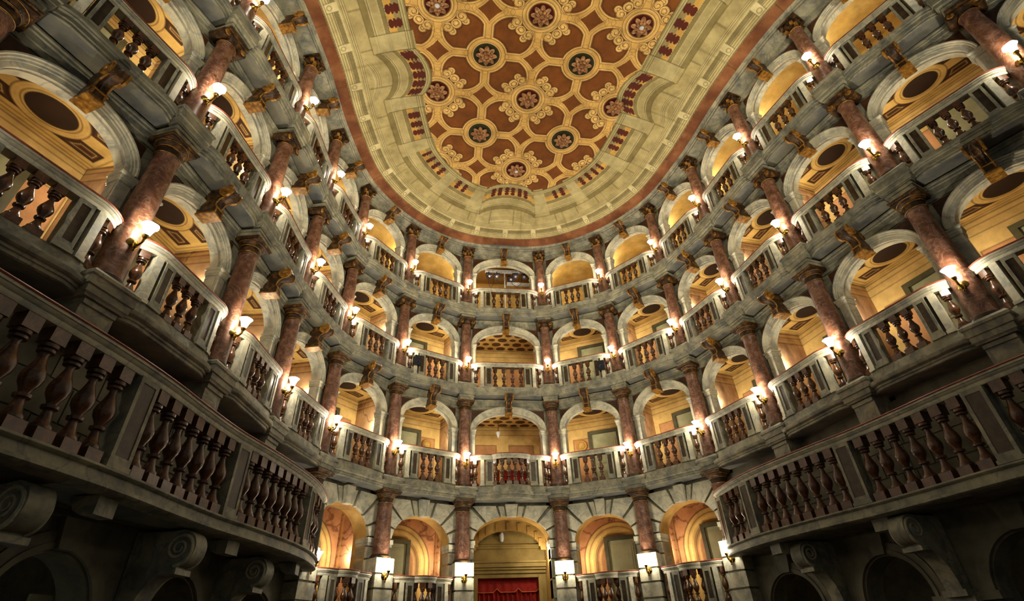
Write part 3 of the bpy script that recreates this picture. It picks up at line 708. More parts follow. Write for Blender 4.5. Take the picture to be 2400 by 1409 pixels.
    for sb in (.15, .45, .75, 2.56, 2.95, 4.11, 4.52, 4.9, 5.29, 6.54, 6.84, 7.14, 8.02, 8.26, 8.5, 8.74, 8.98, 9.73, 10.05, 10.38, 10.7, 12, 12.3, 12.6):
        e = a-sb; rr = np.hypot(e/.1, (wb-1.635)/.072); bl = (rr < 1) | ((wb > 1.66) & (wb < 1.9) & (np.abs(e) < .095+.02*np.cos((wb-1.72)*60)) & (wb > 1.7)) | ((wb > 1.66) & (wb <= 1.7) & (np.abs(e) < .06))
        p.put(bl & bz, mar)
    ry = wb > 1.9
    p.put(ry & (wb < 2.06), C3(170, 160, 112)); 
    for v, c in ((1.905, dd), (1.93, lt), (1.965, dk), (1.99, lt), (2.03, dk), (2.06, dd)): L(v, .013, c, .9)
    bb = blk & (wb > 1.2) & (wb < 2.1); p.put(bb & (wb < 1.9), C3(188, 178, 132), .8)
    for b0, b1 in ((1.2, 1.95), (3.25, 3.8), (5.65, 6.25), (7.42, 7.88), (9.12, 9.52), (11.1, 11.6)):
        p.put(line(np.minimum(np.abs(a-b0), np.abs(a-b1)), .018)*((wb > 1.1) & (wb < 2.1)), dd, .85); p.put(line(np.minimum(np.abs(a-b0-.04), np.abs(a-b1+.04)), .012)*((wb > 1.58) & (wb < 1.9)), lt, .7)
    # ---- strapwork field
    orn = (wb > 2.06+.05*blk)
    ly = np.array([q[1] for q in LY][::-1]); lj = np.array([q[0] for q in LY][::-1], float)
    U = (X-LX0)/LA; V = np.interp(Y, ly, lj)
    u = np.abs((U+1) % 2-1); v = np.abs((V+1) % 2-1)
    rs = np.hypot(u, v); rr = np.hypot(1-u, 1-v); l1 = np.abs(1-u)+v; l2 = u+np.abs(1-v); lz = np.minimum((np.abs(1-u)**.85+v**.85)**(1/.85), (u**.85+np.abs(1-v)**.85)**(1/.85))
    def vol(cx_, cy_): return np.minimum(np.hypot(u-cx_, v-cy_), np.hypot(u-cy_, v-cx_))
    v1, v2 = vol(.46, .2), vol(.36, .37); v3 = vol(.545, .29)
    lc = np.minimum(np.hypot(1-u, v), np.hypot(u, 1-v))
    # signed distance to the sunken panel (negative inside)
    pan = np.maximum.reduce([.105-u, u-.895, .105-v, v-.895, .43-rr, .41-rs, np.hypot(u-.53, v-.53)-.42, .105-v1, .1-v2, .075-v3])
    yl, yd, yh, br_ = C3(226, 184, 106), C3(96, 56, 20), C3(246, 216, 146), C3(122, 70, 20)
    q = Paint(w.shape, yl); f = fbm(X, Y, 2.2, 91, 5); q.put(np.clip(f*2.4-1, 0, 1), C3(226, 186, 112), .6); q.put(np.clip(1.1-f*2.8, 0, 1), C3(178, 126, 60), .6)
    for d0, wd, c in ((.0, .016, yd), (.022, .014, yh), (.047, .011, C3(128, 80, 30))): q.put(line(pan-d0, wd), c, .9)
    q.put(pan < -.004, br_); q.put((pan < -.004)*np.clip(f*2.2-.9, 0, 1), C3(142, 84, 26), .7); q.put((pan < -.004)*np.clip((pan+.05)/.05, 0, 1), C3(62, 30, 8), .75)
    # stepped lozenges
    zig = np.where((np.abs(np.minimum(np.abs(1-u), u)-np.minimum(v, np.abs(1-v)))) < .0, 0, 0)
    dl = lz-.235; q.put(line(dl-.035, .012), yh, .9); q.put(line(dl-.06, .012), yd, .9); q.put(dl < .012, yd, .9); q.put(dl < 0, C3(122, 70, 20))
    # rings with green ground
    for d0, wd, c in ((.385, .011, C3(128, 80, 30)), (.3, .012, yd), (.284, .014, yh), (.268, .012, yd)): q.put(line(rr-d0, wd)*(pan > -.01), c, .9)
    q.put(rr < .262, C3(46, 48, 26)); q.put(line(rr-.262, .012), C3(30, 20, 8), .9)
    # scrolled cartouches with red ground
    for d0, wd, c in ((.375, .012, yd), (.355, .014, yh), (.305, .012, yd), (.28, .018, yh), (.255, .014, yd)): q.put(line(rs-d0, wd), c, .85)
    def vola(cx_, cy_):
        a1, a2 = np.hypot(u-cx_, v-cy_), np.hypot(u-cy_, v-cx_); g1 = np.arctan2(v-cy_, u-cx_); g2 = np.arctan2(u-cy_, v-cx_)
        return np.where(a1 < a2, g1, g2)
    for vv, r0, (cx_, cy_) in ((v3, .085, (.545, .29)), (v1, .105, (.46, .2)), (v2, .1, (.36, .37))):
        m = (vv < r0); q.put(m, C3(226, 184, 108), .95); q.put(line(vv-r0, .013), yd, .95); q.put(line(vv-r0+.018, .01)*m, yh, .9)
        sp_ = (vv/(r0*.62)-vola(cx_, cy_)/(2*PI)) % 1; q.put((np.abs(sp_-.5) < .13) & (vv < r0*.88), yd, .9); q.put((np.abs(sp_-.72) < .1) & (vv < r0*.85), yh, .7); q.put(vv < r0*.2, yh, .95)
    q.put(rs < .243, C3(84, 18, 12)); q.put(line(rs-.243, .012), C3(40, 12, 6), .9)
    # painted leaf cusps along the straps
    for (uu, vv) in ((u, v), (v, u)):
        for c in (.56, .7): cu = np.abs(uu-c)*1.6+np.abs(vv)*.9; q.put(line(cu-.085, .012)*(vv < .1), yd, .8)
        for c in (.42,): cu = np.abs(vv-.58)*1.6+np.abs(1-uu)*.9; q.put(line(cu-.08, .012)*(uu > .9), yd, .7)
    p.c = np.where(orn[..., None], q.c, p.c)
    p.put(line(wb-2.06, .02)*(~blk), dd, .9)
    Zc = cove_z(w)
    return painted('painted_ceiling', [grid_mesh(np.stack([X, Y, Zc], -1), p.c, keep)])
struct('ceiling', ceiling())
def rosette_meshes():
    pet = MB()
    for ring, (n, R, wv) in enumerate(((8, .235, .058), (8, .15, .036))):
        for k in range(n):
            an = 2*PI*(k+.5*ring)/n; T = Matrix.Rotation(an, 4, 'Z'); v = []; f = []
            for t in range(7):
                tt = t/6; x = .045+(R-.045)*tt; hw = wv*math.sin(PI*min(1, .16+.74*tt))**.7*(1 if t < 6 else .55); z = -.02-.045*ring-.05*math.sin(PI*tt)**.8-.035*(t == 6)-.014*(t % 2)
                v += [(x, -hw, z+.018), (x+.006, -hw*.5, z-.004), (x, 0, z+.006), (x+.006, hw*.5, z-.004), (x, hw, z+.018)]
            for t in range(6):
                for q in range(4): f.append((t*5+q, t*5+q+1, t*5+q+6, t*5+q+5))
            nn = len(v); v += [(a, b, c+.02) for a, b, c in v]; f += [tuple(i+nn for i in q[::-1]) for q in f]
            pet.add([tuple(T @ Vector(p)) for p in v], f)
    pm = pet.mesh('petals', LEAFM)
    T = Matrix.Rotation(PI, 4, 'X')
    bm = MB().lathe([(.058, .02), (.062, .07), (.05, .085), (.042, .08), (.03, .085), (.026, .13), (0, .135)], 20, T=T).mesh('boss', LEAFM)
    lm = MB().lathe([(.058, .02), (.062, .075), (.046, .09), (0, .09)], 20, T=T).mesh('boss', WHITEM)
    back = MB().lathe([(.12, -.02), (.12, .03), (.09, .05), (0, .05)], 28, T=T).mesh('backing', LEAFM)
    return pm, bm, lm, back
RP, RB, RL, RK = rosette_meshes()
cname = {(0, 0): 'nearest the back wall on the centre line', (0, 2): 'second from the back wall on the centre line', (0, 4): 'third from the back wall on the centre line', (-2, 2): 'against the left painted balcony, middle row', (2, 2): 'against the right painted balcony, middle row', (-2, 4): 'at the left of the frontmost row', (2, 4): 'at the right of the frontmost row', (-1, 1): 'left of the pair nearest the back wall', (1, 1): 'right of the pair nearest the back wall', (-1, 3): 'left of the pair farther forward', (1, 3): 'right of the pair farther forward'}
for (i, j), nm in cname.items():
    x, y = node(i, j); w_, _ = ws(np.array([[x, y]])); z = float(cove_z(w_)[0])
    g = 'green' if i % 2 else 'dark red'
    t = thing('ceiling_rosette', f'gilt leaf rosette on {g} disc, {nm}', 'rosette', (x, y, z-.01), 0, (1.12, 1.06, 1), group='ceiling rosettes')
    ob('backing', RK, t); ob('petals', RP, t); lit = (i, j) in ((0, 0), (2, 4), (-2, 4)); bo = ob('boss', RL if lit else RB, t)
    if lit: bo['label'] = 'pale round lamp hole in the middle'
# ------------------------------------------------------------------ ground tier
GZ = H0
def rust_front(w, a, zs, rise):
    """rusticated arch front, z measured from eye height"""
    mb = MB(); hw = w/2; zt = 1.73+1.6-1.6; zt = 3.33-1.6+1.6-1.6
    top = 3.33; bot = -1.6
    ap = arch_pts(a, zs, rise, 32)
    for y, fl in ((.2, 0), (.62, 1)):
        v = [(-hw, y, bot), (-a, y, bot), (-a, y, zs), (-hw, y, zs), (hw, y, bot), (a, y, bot), (a, y, zs), (hw, y, zs)]; f = [(0, 1, 2, 3), (5, 4, 7, 6)]; o = len(v)
        for x, z in ap: v += [(x, y, z), (x*hw/a, y, top)]
        f += [(o+2*k, o+2*k+2, o+2*k+3, o+2*k+1) for k in range(len(ap)-1)]+[(3, 2, o+1), (6, 7, len(v)-1)]
        mb.add(v, [q[::-1] for q in f] if fl else f, 1)
    A = [(-a, bot)]+ap+[(a, bot)]; v = []
    for x, z in A: v += [(x, .2, z), (x, .62, z)]
    mb.add(v, [(2*k, 2*k+1, 2*k+3, 2*k+2) for k in range(len(A)-1)], 2)
    xb = hw-.02
    def edge(th, d=0.): return ((a+d)*math.cos(th), zs+(rise+d)*math.sin(th))
    def outp(th):
        x, z = edge(th); c, s_ = math.cos(th), math.sin(th)
        t = 9
        if c > 1e-6: t = min(t, (xb-x)/c)
        if s_ > 1e-6: t = min(t, (3.24-z)/s_)
        return (x+c*t, z+s_*t)
    for sg in (-1, 1):
        for d0, d1, y0 in ((3, 21, .13), (25, 44, .12), (48, 71, .12), (74, 81, .15)):
            t0, t1 = math.radians(d0), math.radians(d1); P = [edge(t) for t in np.linspace(t0, t1, 6)]
            o1, o0 = outp(t1), outp(t0)
            P.append(o1)
            if abs(o1[1]-3.24) < 1e-3 and abs(o0[0]-xb) < 1e-3: P.append((xb, 3.24))
            P.append(o0)
            mb.prism([(sg*x, z) for x, z in P], y0, .21, 'y', 0)
        # jambs: moulded impost then separate blocks
        T = Matrix.Diagonal((sg, 1, 1, 1))
        for z0, z1, x0, y0 in ((zs-.1, zs-.0, a-.035, .1), (zs-.17, zs-.1, a-.015, .12), (zs-.42, zs-.19, a, .13), (zs-.86, zs-.46, a, .13), (zs-1.3, zs-.9, a, .13)):
            mb.box(x0, xb, y0, .5, z0, z1, 0, T=T)
    tk = math.radians(83); x0, z0 = edge(tk)
    mb.prism([(-x0, z0-.03), (x0, z0-.03), (x0*1.35, 3.27), (-x0*1.35, 3.27)], .04, .21, 'y', 0)
    return mb.mesh('rusticated_arch', [STONEL, STONE, YEL])
def ground_paint(U, Z, sgn):
    p = Paint(U.shape, C3(212, 176, 108)); n = fbm(U, Z, 1.8, 33, 5); p.put(np.clip(n*2.4-1, 0, 1), C3(232, 196, 124), .7); p.put(np.clip(1.15-n*3, 0, 1), C3(150, 92, 40), .55)
    uc = sgn*.1; zs = 2.0; r = np.where(Z > zs, np.hypot(U-uc, (Z-zs)), np.abs(U-uc))
    p.put(r > .92, C3(196, 130, 92), .8); vv = np.abs(fbm(U, Z, 2.4, 44, 4)-.5); p.put((r > .92)*np.clip(1-vv/.05, 0, 1), C3(104, 54, 34), .8)
    for d0, wd, c in ((.92, .025, CD), (.87, .03, CL), (.8, .02, CB), (.72, .05, C3(240, 208, 130)), (.62, .02, CB), (.58, .03, CD)): p.put(line(r-d0, wd), c, .85)
    p.put(r < .57, C3(178, 120, 84), .8); p.put(line(r-.5, .05), C3(232, 198, 128), .9)
    return p.c
def ground_interior(hw, sgn):
    y0, y1, st = .62, 1.35, .0125; pcs = []
    X, Z = np.meshgrid(np.arange(-hw, hw+st, st), np.arange(-.2, 3.1, st), indexing='ij'); pcs.append(grid_mesh(np.stack([X, np.full_like(X, y1), Z], -1), ground_paint(X, Z, sgn)))
    Y, Z = np.meshgrid(np.arange(y0, y1+st, st), np.arange(-.2, 3.1, st), indexing='ij')
    n = fbm(Y, Z, 2, 51, 5); v = np.abs(fbm(Y, Z, 2.6, 52, 4)-.5)
    c = Paint(Y.shape, C3(198, 142, 104)).put(np.clip(n*2.6-1.1, 0, 1), C3(226, 190, 150), .8).put(np.clip(1-v/.04, 0, 1), C3(110, 56, 36), .8).put(line(Y-y0-.1, .05), C3(224, 184, 104), .9).put(line(Y-y1+.1, .05), C3(224, 184, 104), .9).c
    for s_ in (-1, 1): pcs.append(grid_mesh(np.stack([np.full_like(Y, s_*hw), Y, Z], -1), c))
    X, Y = np.meshgrid(np.linspace(-hw, hw, 20), np.linspace(y0, y1, 8), indexing='ij'); pcs.append(grid_mesh(np.stack([X, Y, np.full_like(X, 3.1)], -1), Paint(X.shape, C3(190, 150, 84)).c)); pcs.append(grid_mesh(np.stack([X, Y, np.full_like(X, -.2)], -1), Paint(X.shape, C3(110, 84, 56)).c))
    return painted('ground_box_interior', pcs)
def ground_bay(b):
    m, rz, ch = bay_frame(b); w = W0[wide(b)]; S = (ch/w, 1, 1); a = w/2-.29
    zs, rise = (2.4, .6) if b == 0 else (2.3, .62)
    struct(wall_of(b), cached(('rust', wide(b)), lambda: rust_front(w, a, zs, rise)), (m[0], m[1], GZ), rz, S)
    if b == 0: return
    sg = -1 if b < 0 else 1
    struct('wall_inner', cached(('gint', sg), lambda: ground_interior(w/2-.1, sg)), (m[0], m[1], GZ), rz, S)
    DOORN[0] += 1; struct(f'door_{DOORN[0]}', cached('gdoor', lambda: door_meshes(1.85, .36)), to_world(m, rz, sg*.22, 1.33, GZ+.6), rz)
    ob('box_lamp', BOXL, None, to_world(m, rz, -sg*(w/2-.2), .8, GZ+2.0)); balcony(b, 0)
for b in (-2, -1, 0, 1, 2): ground_bay(b)
def pier_mesh():
    mb = MB()
    for z0, z1, d, mi in ((-.295, 0, .235, 0), (-.335, -.295, .2, 1), (-.58, -.335, .235, 0), (-.62, -.58, .2, 1), (-.9, -.62, .235, 0), (-.94, -.9, .2, 1), (-3.46, -.94, .235, 0)): mb.box(-d, d, -d, .19, z0, z1, mi)
    mb.box(-.2, .2, .16, .19, -3.46, -.3, 1)
    return mb.mesh('rusticated_pier', [STONEL, STONE])
for i in range(5, 11):
    p, rz = col_frame(i); column(i, 0)
    t = thing('pier', f'white stone pedestal block under ground tier column, {where_col(i)}', 'pedestal', (p[0], p[1], 1.864+H0), rz, group='pedestals of the ground tier', me=cached('pier', pier_mesh))
    c, s_ = math.cos(rz), math.sin(rz)
    sconce((p[0]+s_*.075, p[1]-c*.075, 1.5+H0), rz, f'lit brass sconce on white pedestal of ground tier, {where_col(i)}', 'sconces of the ground tier')
# entrance passage behind the central arch
ENT = (0, 14.0, GZ)
e = MB(); e.box(-1.15, 1.15, 1.3, 1.42, -1.6, 3.1, 0) if False else None
for s_ in (-1, 1): e.box(s_*1.02, s_*1.14, .6, 1.4, -1.6, 3.2, 0)
for bx in ((-1.1, -.86, -1.6, 1.68), (.86, 1.1, -1.6, 1.68), (-1.1, 1.1, 1.68, 3.2)): e.box(bx[0], bx[1], 1.25, 1.4, bx[2], bx[3], 1)
for z0, z1, y in ((1.78, 1.86, 1.2), (1.86, 1.92, 1.15), (1.92, 2.02, 1.1), (2.02, 2.06, 1.06), (2.38, 2.44, 1.2), (2.44, 2.47, 1.17)): e.box(-1.02, 1.02, y, 1.26, z0, z1, 1)
for k, x in enumerate((-.86, .86)): e.box(x-.05, x+.05, 1.2, 1.26, -1.6, 1.72, 1)
ap = arch_pts(.88, 2.3, .5, 18)
e.prism([(-1.05, 2.3)]+ap+[(1.05, 2.3), (1.05, 3.1), (-1.05, 3.1)], .95, 1.08, 'y', 0)
for k in range(1, 18, 2): x, z = ap[k]; e.box(x-.045, x+.045, .93, .96, z, z+.2, 0)
struct('wall_back', e.mesh('entrance_wall', [YEL, OLIVE]), ENT)
cur = MB(); n = 90; v = []; f = []
for k in range(n+1):
    x = -.86+1.72*k/n; y = 1.5+.035*math.sin(k*.95)+.015*math.sin(k*.37+1)
    v += [(x, y, -1.6), (x, y, 1.5)]
f = [(2*k, 2*k+2, 2*k+3, 2*k+1) for k in range(n)]; cur.add(v, f)
v2 = [(x, y+.012, z) for x, y, z in v]; cur.add(v2, [q[::-1] for q in f])
ct = thing('curtain', 'dark red velvet curtain with scalloped valance in the central entrance', 'curtain', ENT)
ob('drape', cur.mesh('drape', VELVET), ct)
va = MB(); fr = []; v = []; n = 72
for k in range(n+1):
    x = -.86+1.72*k/n; ph = (k/n*3.0) % 1; z = 1.36+.085*max(0, 1-abs(ph-.0)/.16, 1-abs(ph-1)/.16)-.0+(.05 if .42 < ph < .58 else 0)*0; y = 1.44+.012*math.sin(k*.7)
    v += [(x, y, z), (x, y, 1.7), (x, y+.012, z), (x, y+.012, 1.7)]; fr.append((x, y, z))
f = []
for k in range(n): o = 4*k; f += [(o, o+4, o+5, o+1), (o+2, o+3, o+7, o+6), (o, o+2, o+6, o+4)]
va.add(v, f); ob('valance', va.mesh('valance', VELVET), ct)
fm = MB()
for k in range(n):
    p, q = Vector(fr[k]), Vector(fr[k+1]); d = q-p; T = Matrix.Translation(p) @ d.to_track_quat('Z', 'Y').to_matrix().to_4x4(); fm.lathe([(.012, -.004), (.012, d.length+.004)], 8, T=T)
ob('braid', fm.mesh('braid', FRINGE), ct)
T = Matrix.Rotation(PI/2, 4, 'X'); lm_ = MB().lathe([(0, 0), (.06, 0), (.06, .02), (.05, .05), (0, .07)], 18); 
lamp = thing('wall_lamp', 'small white oval lamp on the plaster above the red curtain', 'lamp', (-.16, 14.0+1.24, GZ+2.66), 0, group=None)
ob('globe', MB().lathe([(0, -.13), (.045, -.11), (.06, -.03), (.06, .06), (.04, .12), (0, .13)], 16, c=(0, -.06, 0)).mesh('globe', WHITEM), lamp); ob('mount', MB().box(-.05, .05, -.03, .01, -.1, .1).mesh('mount', BLACK, 0), lamp)
# ------------------------------------------------------------------ side galleries in front of the boxes
GY = [1.2, 2.2, 3.0, 3.9, 4.9, 5.7, 6.5, 7.3, 8.2, 9.2, 9.9, 10.4, 10.75, 11.0, 11.12]
GX = [6.6, 6.12, 5.78, 5.5, 5.2, 5.02, 4.9, 4.75, 4.5, 4.27, 4.18, 4.18, 4.2, 4.24, 4.3]
def wallx(y): return float(np.interp(y, YY[::-1], HW[::-1]))
def gallery(side):
    nm = 'left' if side < 0 else 'right'
    zr, zf, zs = (2.7+H0, 1.6+H0, 1.4+H0) if side < 0 else (2.8+H0, 1.7+H0, 1.5+H0)
    P = catmull(np.stack([GX, GY], 1), 8); 
    if side < 0: P = np.stack([-P[:, 0], P[:, 1]], 1)
    else: P = P[::-1]
    cum = np.concatenate([[0], np.cumsum(np.linalg.norm(np.diff(P, axis=0), axis=1))])
    def at(s): x = np.interp(s, cum, P[:, 0]); y = np.interp(s, cum, P[:, 1]); i = int(np.clip(np.searchsorted(cum, s)-1, 0, len(P)-2)); d = P[i+1]-P[i]; return x, y, math.atan2(d[1], d[0])
    def s_of(y): 
        yy = P[:, 1]; return float(np.interp(y, yy, cum)) if side < 0 else float(np.interp(y, yy[::-1], cum[::-1]))
    base = (side*5.0, 7.0, zs); loc = lambda x, y: (x-base[0], y-base[1])
    Q = P-np.array(base[:2])
    t = thing('gallery_balustrade', f'long curved stone gallery with thick brown balusters along the {nm} wall', 'balustrade', base, group='side galleries')
    zfl, zrl = zf-zs, zr-zs
    cm = MB(); cm.sweep(Q, [(-.1, 0.0), (.1, 0), (.13, .02), (.13, .05), (.1, .06), (.1, .145), (.125, .15), (.145, .17), (.145, .19), (.1, .2), (-.1, .2)])
    ob('base_cornice', cm.mesh('base_cornice', STONE), t)
    W_ = np.array([[side*(wallx(y)+.12), y] for x, y in P])-np.array(base[:2])
    v = []; f = []; n = len(Q)
    for q, w_ in zip(Q, W_): v += [(q[0], q[1], .01), (w_[0], w_[1], .01), (q[0], q[1], .19), (w_[0], w_[1], .19)]
    for k in range(n-1): o = 4*k; f += [(o, o+1, o+5, o+4), (o+2, o+6, o+7, o+3)]
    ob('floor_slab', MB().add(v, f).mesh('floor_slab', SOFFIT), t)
    ob('rail', MB().sweep(Q, [(a_*1.35, z*1.0+zrl-.15) for a_, z in RAILP]).mesh('rail', STONEL), t); ob('rail_cap', MB().sweep(Q, [(a_*1.35, z+zrl-.15) for a_, z in CAPP]).mesh('rail_cap', REDCAP), t)
    bh = zrl-.15-zfl; bal = cached(('gbal', round(bh, 3)), lambda: baluster_mesh(bh, 1.32, 16)); pm, im = cached(('gpost', round(bh, 3)), lambda: post_mesh(.14, bh, -.11, .12))
    posts = [3.4, 5.45, 7.53, 9.75] if side < 0 else [3.3, 5.4, 7.52, 9.8]
    ss = [s_of(y) for y in posts]+[s_of(10.92)]
    for s_ in ss:
        x, y, an = at(s_); l = loc(x, y); p = ob('post', pm, t, (l[0], l[1], zfl), an); ob('inset_panel', im, p)
    ends = sorted(ss)
    spans = list(zip(ends[:-1], ends[1:]))
    lo, hi = cum[0], cum[-1]
    if side < 0: spans = [(lo, ends[0])]+spans
    else: spans = spans+[(ends[-1], hi)]
    for a0, a1 in spans:
        L_ = a1-a0-.32; n_ = max(1, int(round(L_/.245)))
        for k in range(n_):
            x, y, an = at(a0+.16+L_*(k+.5)/n_)
            if seen([(x, y, zf+.4), (x, y, zf+.9)], 120): l = loc(x, y); ob('baluster', bal, t, (l[0], l[1], zfl), an)
    # small hanging blocks under the cornice
    for k, y in enumerate((3.6, 5.67, 7.96, 10.1) if side < 0 else (3.2, 5.3, 7.48, 9.57)):
        x, yy, an = at(s_of(y)); nx, ny = math.sin(an), -math.cos(an)
        px, py = x-nx*.2, yy-ny*.2
        if seen([(px, py, zs-.05)], 30):
            mb = cached('modil', lambda: MB().prism([(-.16, 0), (.13, 0), (.13, -.045), (.1, -.06), (.06, -.13), (-.02, -.17), (-.16, -.17)], -.13, .13, 'x').mesh('hanging_block', STONE))
            thing('hanging_block', f'small moulded stone block under the {nm} gallery, {ORD[4-k]} from its far end', 'bracket', (px, py, zs), an, group=f'blocks under the {nm} gallery', me=mb)
    return zs
def lower_wall(w, crown):
    """dim wall under and behind a gallery; z from eye height"""
    mb = MB(); hw = w/2+.06; a = .6; bot = -1.6; zs = crown-.62; ap = arch_pts(a, zs, .62, 24); y0, y1 = .15, .5
    top = 1.75
    for y, fl in ((y0, 0), (y1, 1)):
        v = [(-hw, y, bot), (-a, y, bot), (-a, y, zs), (-hw, y, zs), (hw, y, bot), (a, y, bot), (a, y, zs), (hw, y, zs)]; f = [(0, 1, 2, 3), (5, 4, 7, 6)]; o = len(v)
        for x, z in ap: v += [(x, y, z), (x*hw/a, y, top)]
        f += [(o+2*k, o+2*k+2, o+2*k+3, o+2*k+1) for k in range(len(ap)-1)]+[(3, 2, o+1), (6, 7, len(v)-1)]; mb.add(v, [q[::-1] for q in f] if fl else f)
    v = []
    for x, z in [(-a, bot)]+ap+[(a, bot)]: v += [(x, y0, z), (x, y1, z)]
    mb.add(v, [(2*k, 2*k+1, 2*k+3, 2*k+2) for k in range(len(v)//2-1)])
    for r0, r1, y in ((.03, .09, -.05), (.09, .2, -.03)):               # moulded archivolt
        P = [((a+r0)*math.cos(t), zs+(.62+r0)*math.sin(t)) for t in np.linspace(0, PI, 25)]; Q = [((a+r1)*math.cos(t), zs+(.62+r1)*math.sin(t)) for t in np.linspace(PI, 0, 25)]
        for k in range(24): mb.prism([P[k], P[k+1], Q[24-k-1], Q[24-k]], y+.15, .16, 'y')
    for s_ in (-1, 1):
        for z0, z1 in ((bot, -1.0), (-.95, -.42), (-.37, zs-.12)): mb.box(min(s_*(a+.03), s_*(a+.3)), max(s_*(a+.03), s_*(a+.3)), 0.1, .16, z0, z1)
        mb.box(min(s_*(a-.02), s_*(a+.34)), max(s_*(a-.02), s_*(a+.34)), .07, .3, zs-.1, zs)
    mb.prism([(-.11, crown+.02), (.11, crown+.02), (.17, crown+.32), (-.17, crown+.32)], .06, .16, 'y')
    # block-coursed wall above the gallery floor
    mb.box(-hw, hw, .2, .3, 1.3, 3.34)
    mb.box(-hw, hw, .0, .3, 1.7, 1.75)
    for r in range(3):
        for k in range(-2, 3):
            x0, x1 = k*.62+(.31 if r % 2 else 0)-.3, k*.62+(.31 if r % 2 else 0)+.3
            x0, x1 = max(x0, -hw), min(x1, hw)
            if x1-x0 > .05: mb.box(x0, x1, .185, .21, 1.78+r*.4, 2.16+r*.4)
    return mb.mesh('lower_wall', DARKW, 0)
def volute_meshes():
    s_ = MB(); th = np.linspace(0, 4.6*PI, 90); R = .2*np.exp(-.115*th); cen = (-.44, -.215)
    out = [(cen[0]+R[k]*math.cos(-PI*.5-th[k]), cen[1]+R[k]*math.sin(-PI*.5-th[k])) for k in range(len(th))]
    disc = [(cen[0]+.2*math.cos(t), cen[1]+.2*math.sin(t)) for t in np.linspace(-PI*.5, PI*1.02, 26)]
    curve = [(-.24, -.1), (-.1, -.02), (.14, -.0)]
    tail = [(.14, -1.0), (-.04, -1.0), (-.05, -.9), (-.09, -.74), (-.17, -.6), (-.3, -.5), (-.4, -.46)]
    body = [(y, z) for y, z in tail]+[(-.44, -.44)]+disc[::-1][:22]+[(.14, -.02)]
    poly = [(.14, -1.0), (-.04, -1.0), (-.06, -.86), (-.11, -.7), (-.2, -.56), (-.32, -.48), (-.46, -.46), (-.46, -.415)]+[(cen[0]+.2*math.cos(t), cen[1]+.2*math.sin(t)) for t in np.linspace(-PI*.55, -PI*1.5, 18)]+[(-.3, -.03), (.14, -.03)]
    s_.prism(poly, -.12, .12, 'x'); s_.box(-.15, .15, -.5, -.3, -.5, -.44); s_.box(-.17, .17, -.07, .14, -1.06, -.98)
    s_.box(-.2, .2, -.0, .14, -3.0, -1.06)
    for z in (-1.35, -1.75, -2.15): s_.add([(-.13, -.0, z-.13), (.13, 0., z-.13), (.13, 0., z+.13), (-.13, 0., z+.13), (0, -.07, z)], [(0, 1, 4), (1, 2, 4), (2, 3, 4), (3, 0, 4)])
    bodym = s_.mesh('corbel_body', STONE, 30)
    rid = []
    for sx in (-1, 1):
        r_m = MB(); v = []; f = []; K = 6
        for k in range(len(out)):
            p, nx_ = Vector((sx*.125, *out[k])), Vector((sx*.125, *out[min(k+1, len(out)-1)])); pv = Vector((sx*.125, *out[max(k-1, 0)])); d = (nx_-pv).normalized(); n1 = Vector((1, 0, 0)); n2 = d.cross(n1); rr = .022*math.exp(-.04*th[k])
            for j in range(K): a_ = 2*PI*j/K; v.append(tuple(p+n1*rr*math.cos(a_)+n2*rr*math.sin(a_)))
        for k in range(len(out)-1):
            for j in range(K): f.append((k*K+j, k*K+(j+1) % K, (k+1)*K+(j+1) % K, (k+1)*K+j))
        rid.append(r_m.add(v, f).mesh('spiral_ridge', STONEL))
    return bodym, rid
VB, VR = volute_meshes()
for side in (-1, 1):
    zs = gallery(side); nm = 'left' if side < 0 else 'right'; crown = 1.02 if side < 0 else 1.1
    for k in (3, 4, 5, 6, 7):
        b = side*k
        if k > 7: continue
        m, rz, ch = bay_frame(b); w = 2.11
        if k == 3:
            pass
        struct(f'wall_{nm}', cached(('lw', side), lambda: lower_wall(w, crown)), (m[0], m[1], H0), rz, (ch/w, 1, 1))
    for i in range(NC):
        n_ = colnum(i)
        if n_*side < 4 or n_*side > 7: continue
        p_, rz = col_frame(i)
        if seen([(p_[0]-side*.45, p_[1], zs-.2), (p_[0]-side*.2, p_[1], zs-.6)], 40):
            v = thing('scroll_corbel', f'large scrolled stone corbel under the {nm} gallery, {ORD[abs(n_)-3]} from the back', 'bracket', (p_[0], p_[1], zs), rz, group=f'scroll corbels under the {nm} gallery'); ob('corbel_body', VB, v); [ob('spiral_ridge', x_, v) for x_ in VR]
# backing and floor
bk = MB(); BKP = voff(AX, -3.0)
bk.sweep(AX+ (voff(AX, -2.2)-AX), [(-.1, 0), (0, 0), (0, 3.2), (-.1, 3.2)], z0=0)
struct('wall_outer', bk.mesh('outer_wall', DARKW))
struct('floor', MB().box(-10, 10, -7, 18, -.1, 0).mesh('floor', FLOORM, 0))
DOORN[0] += 1; struct(f'door_{DOORN[0]}', MB().box(-.22, .22, -.02, .02, 0, 2.3).box(-.16, .16, -.035, -.02, .2, 2.15).mesh('pale_door_leaf', DOORM, 0), (-6.0, 6.95, 0), math.radians(70))
lamp_('added_door_fill', 'POINT', .8, (-6.15, 6.35, 1.2), (.9, 1, .85), .05)  # added fill light so the pale door leaf shows under the arch
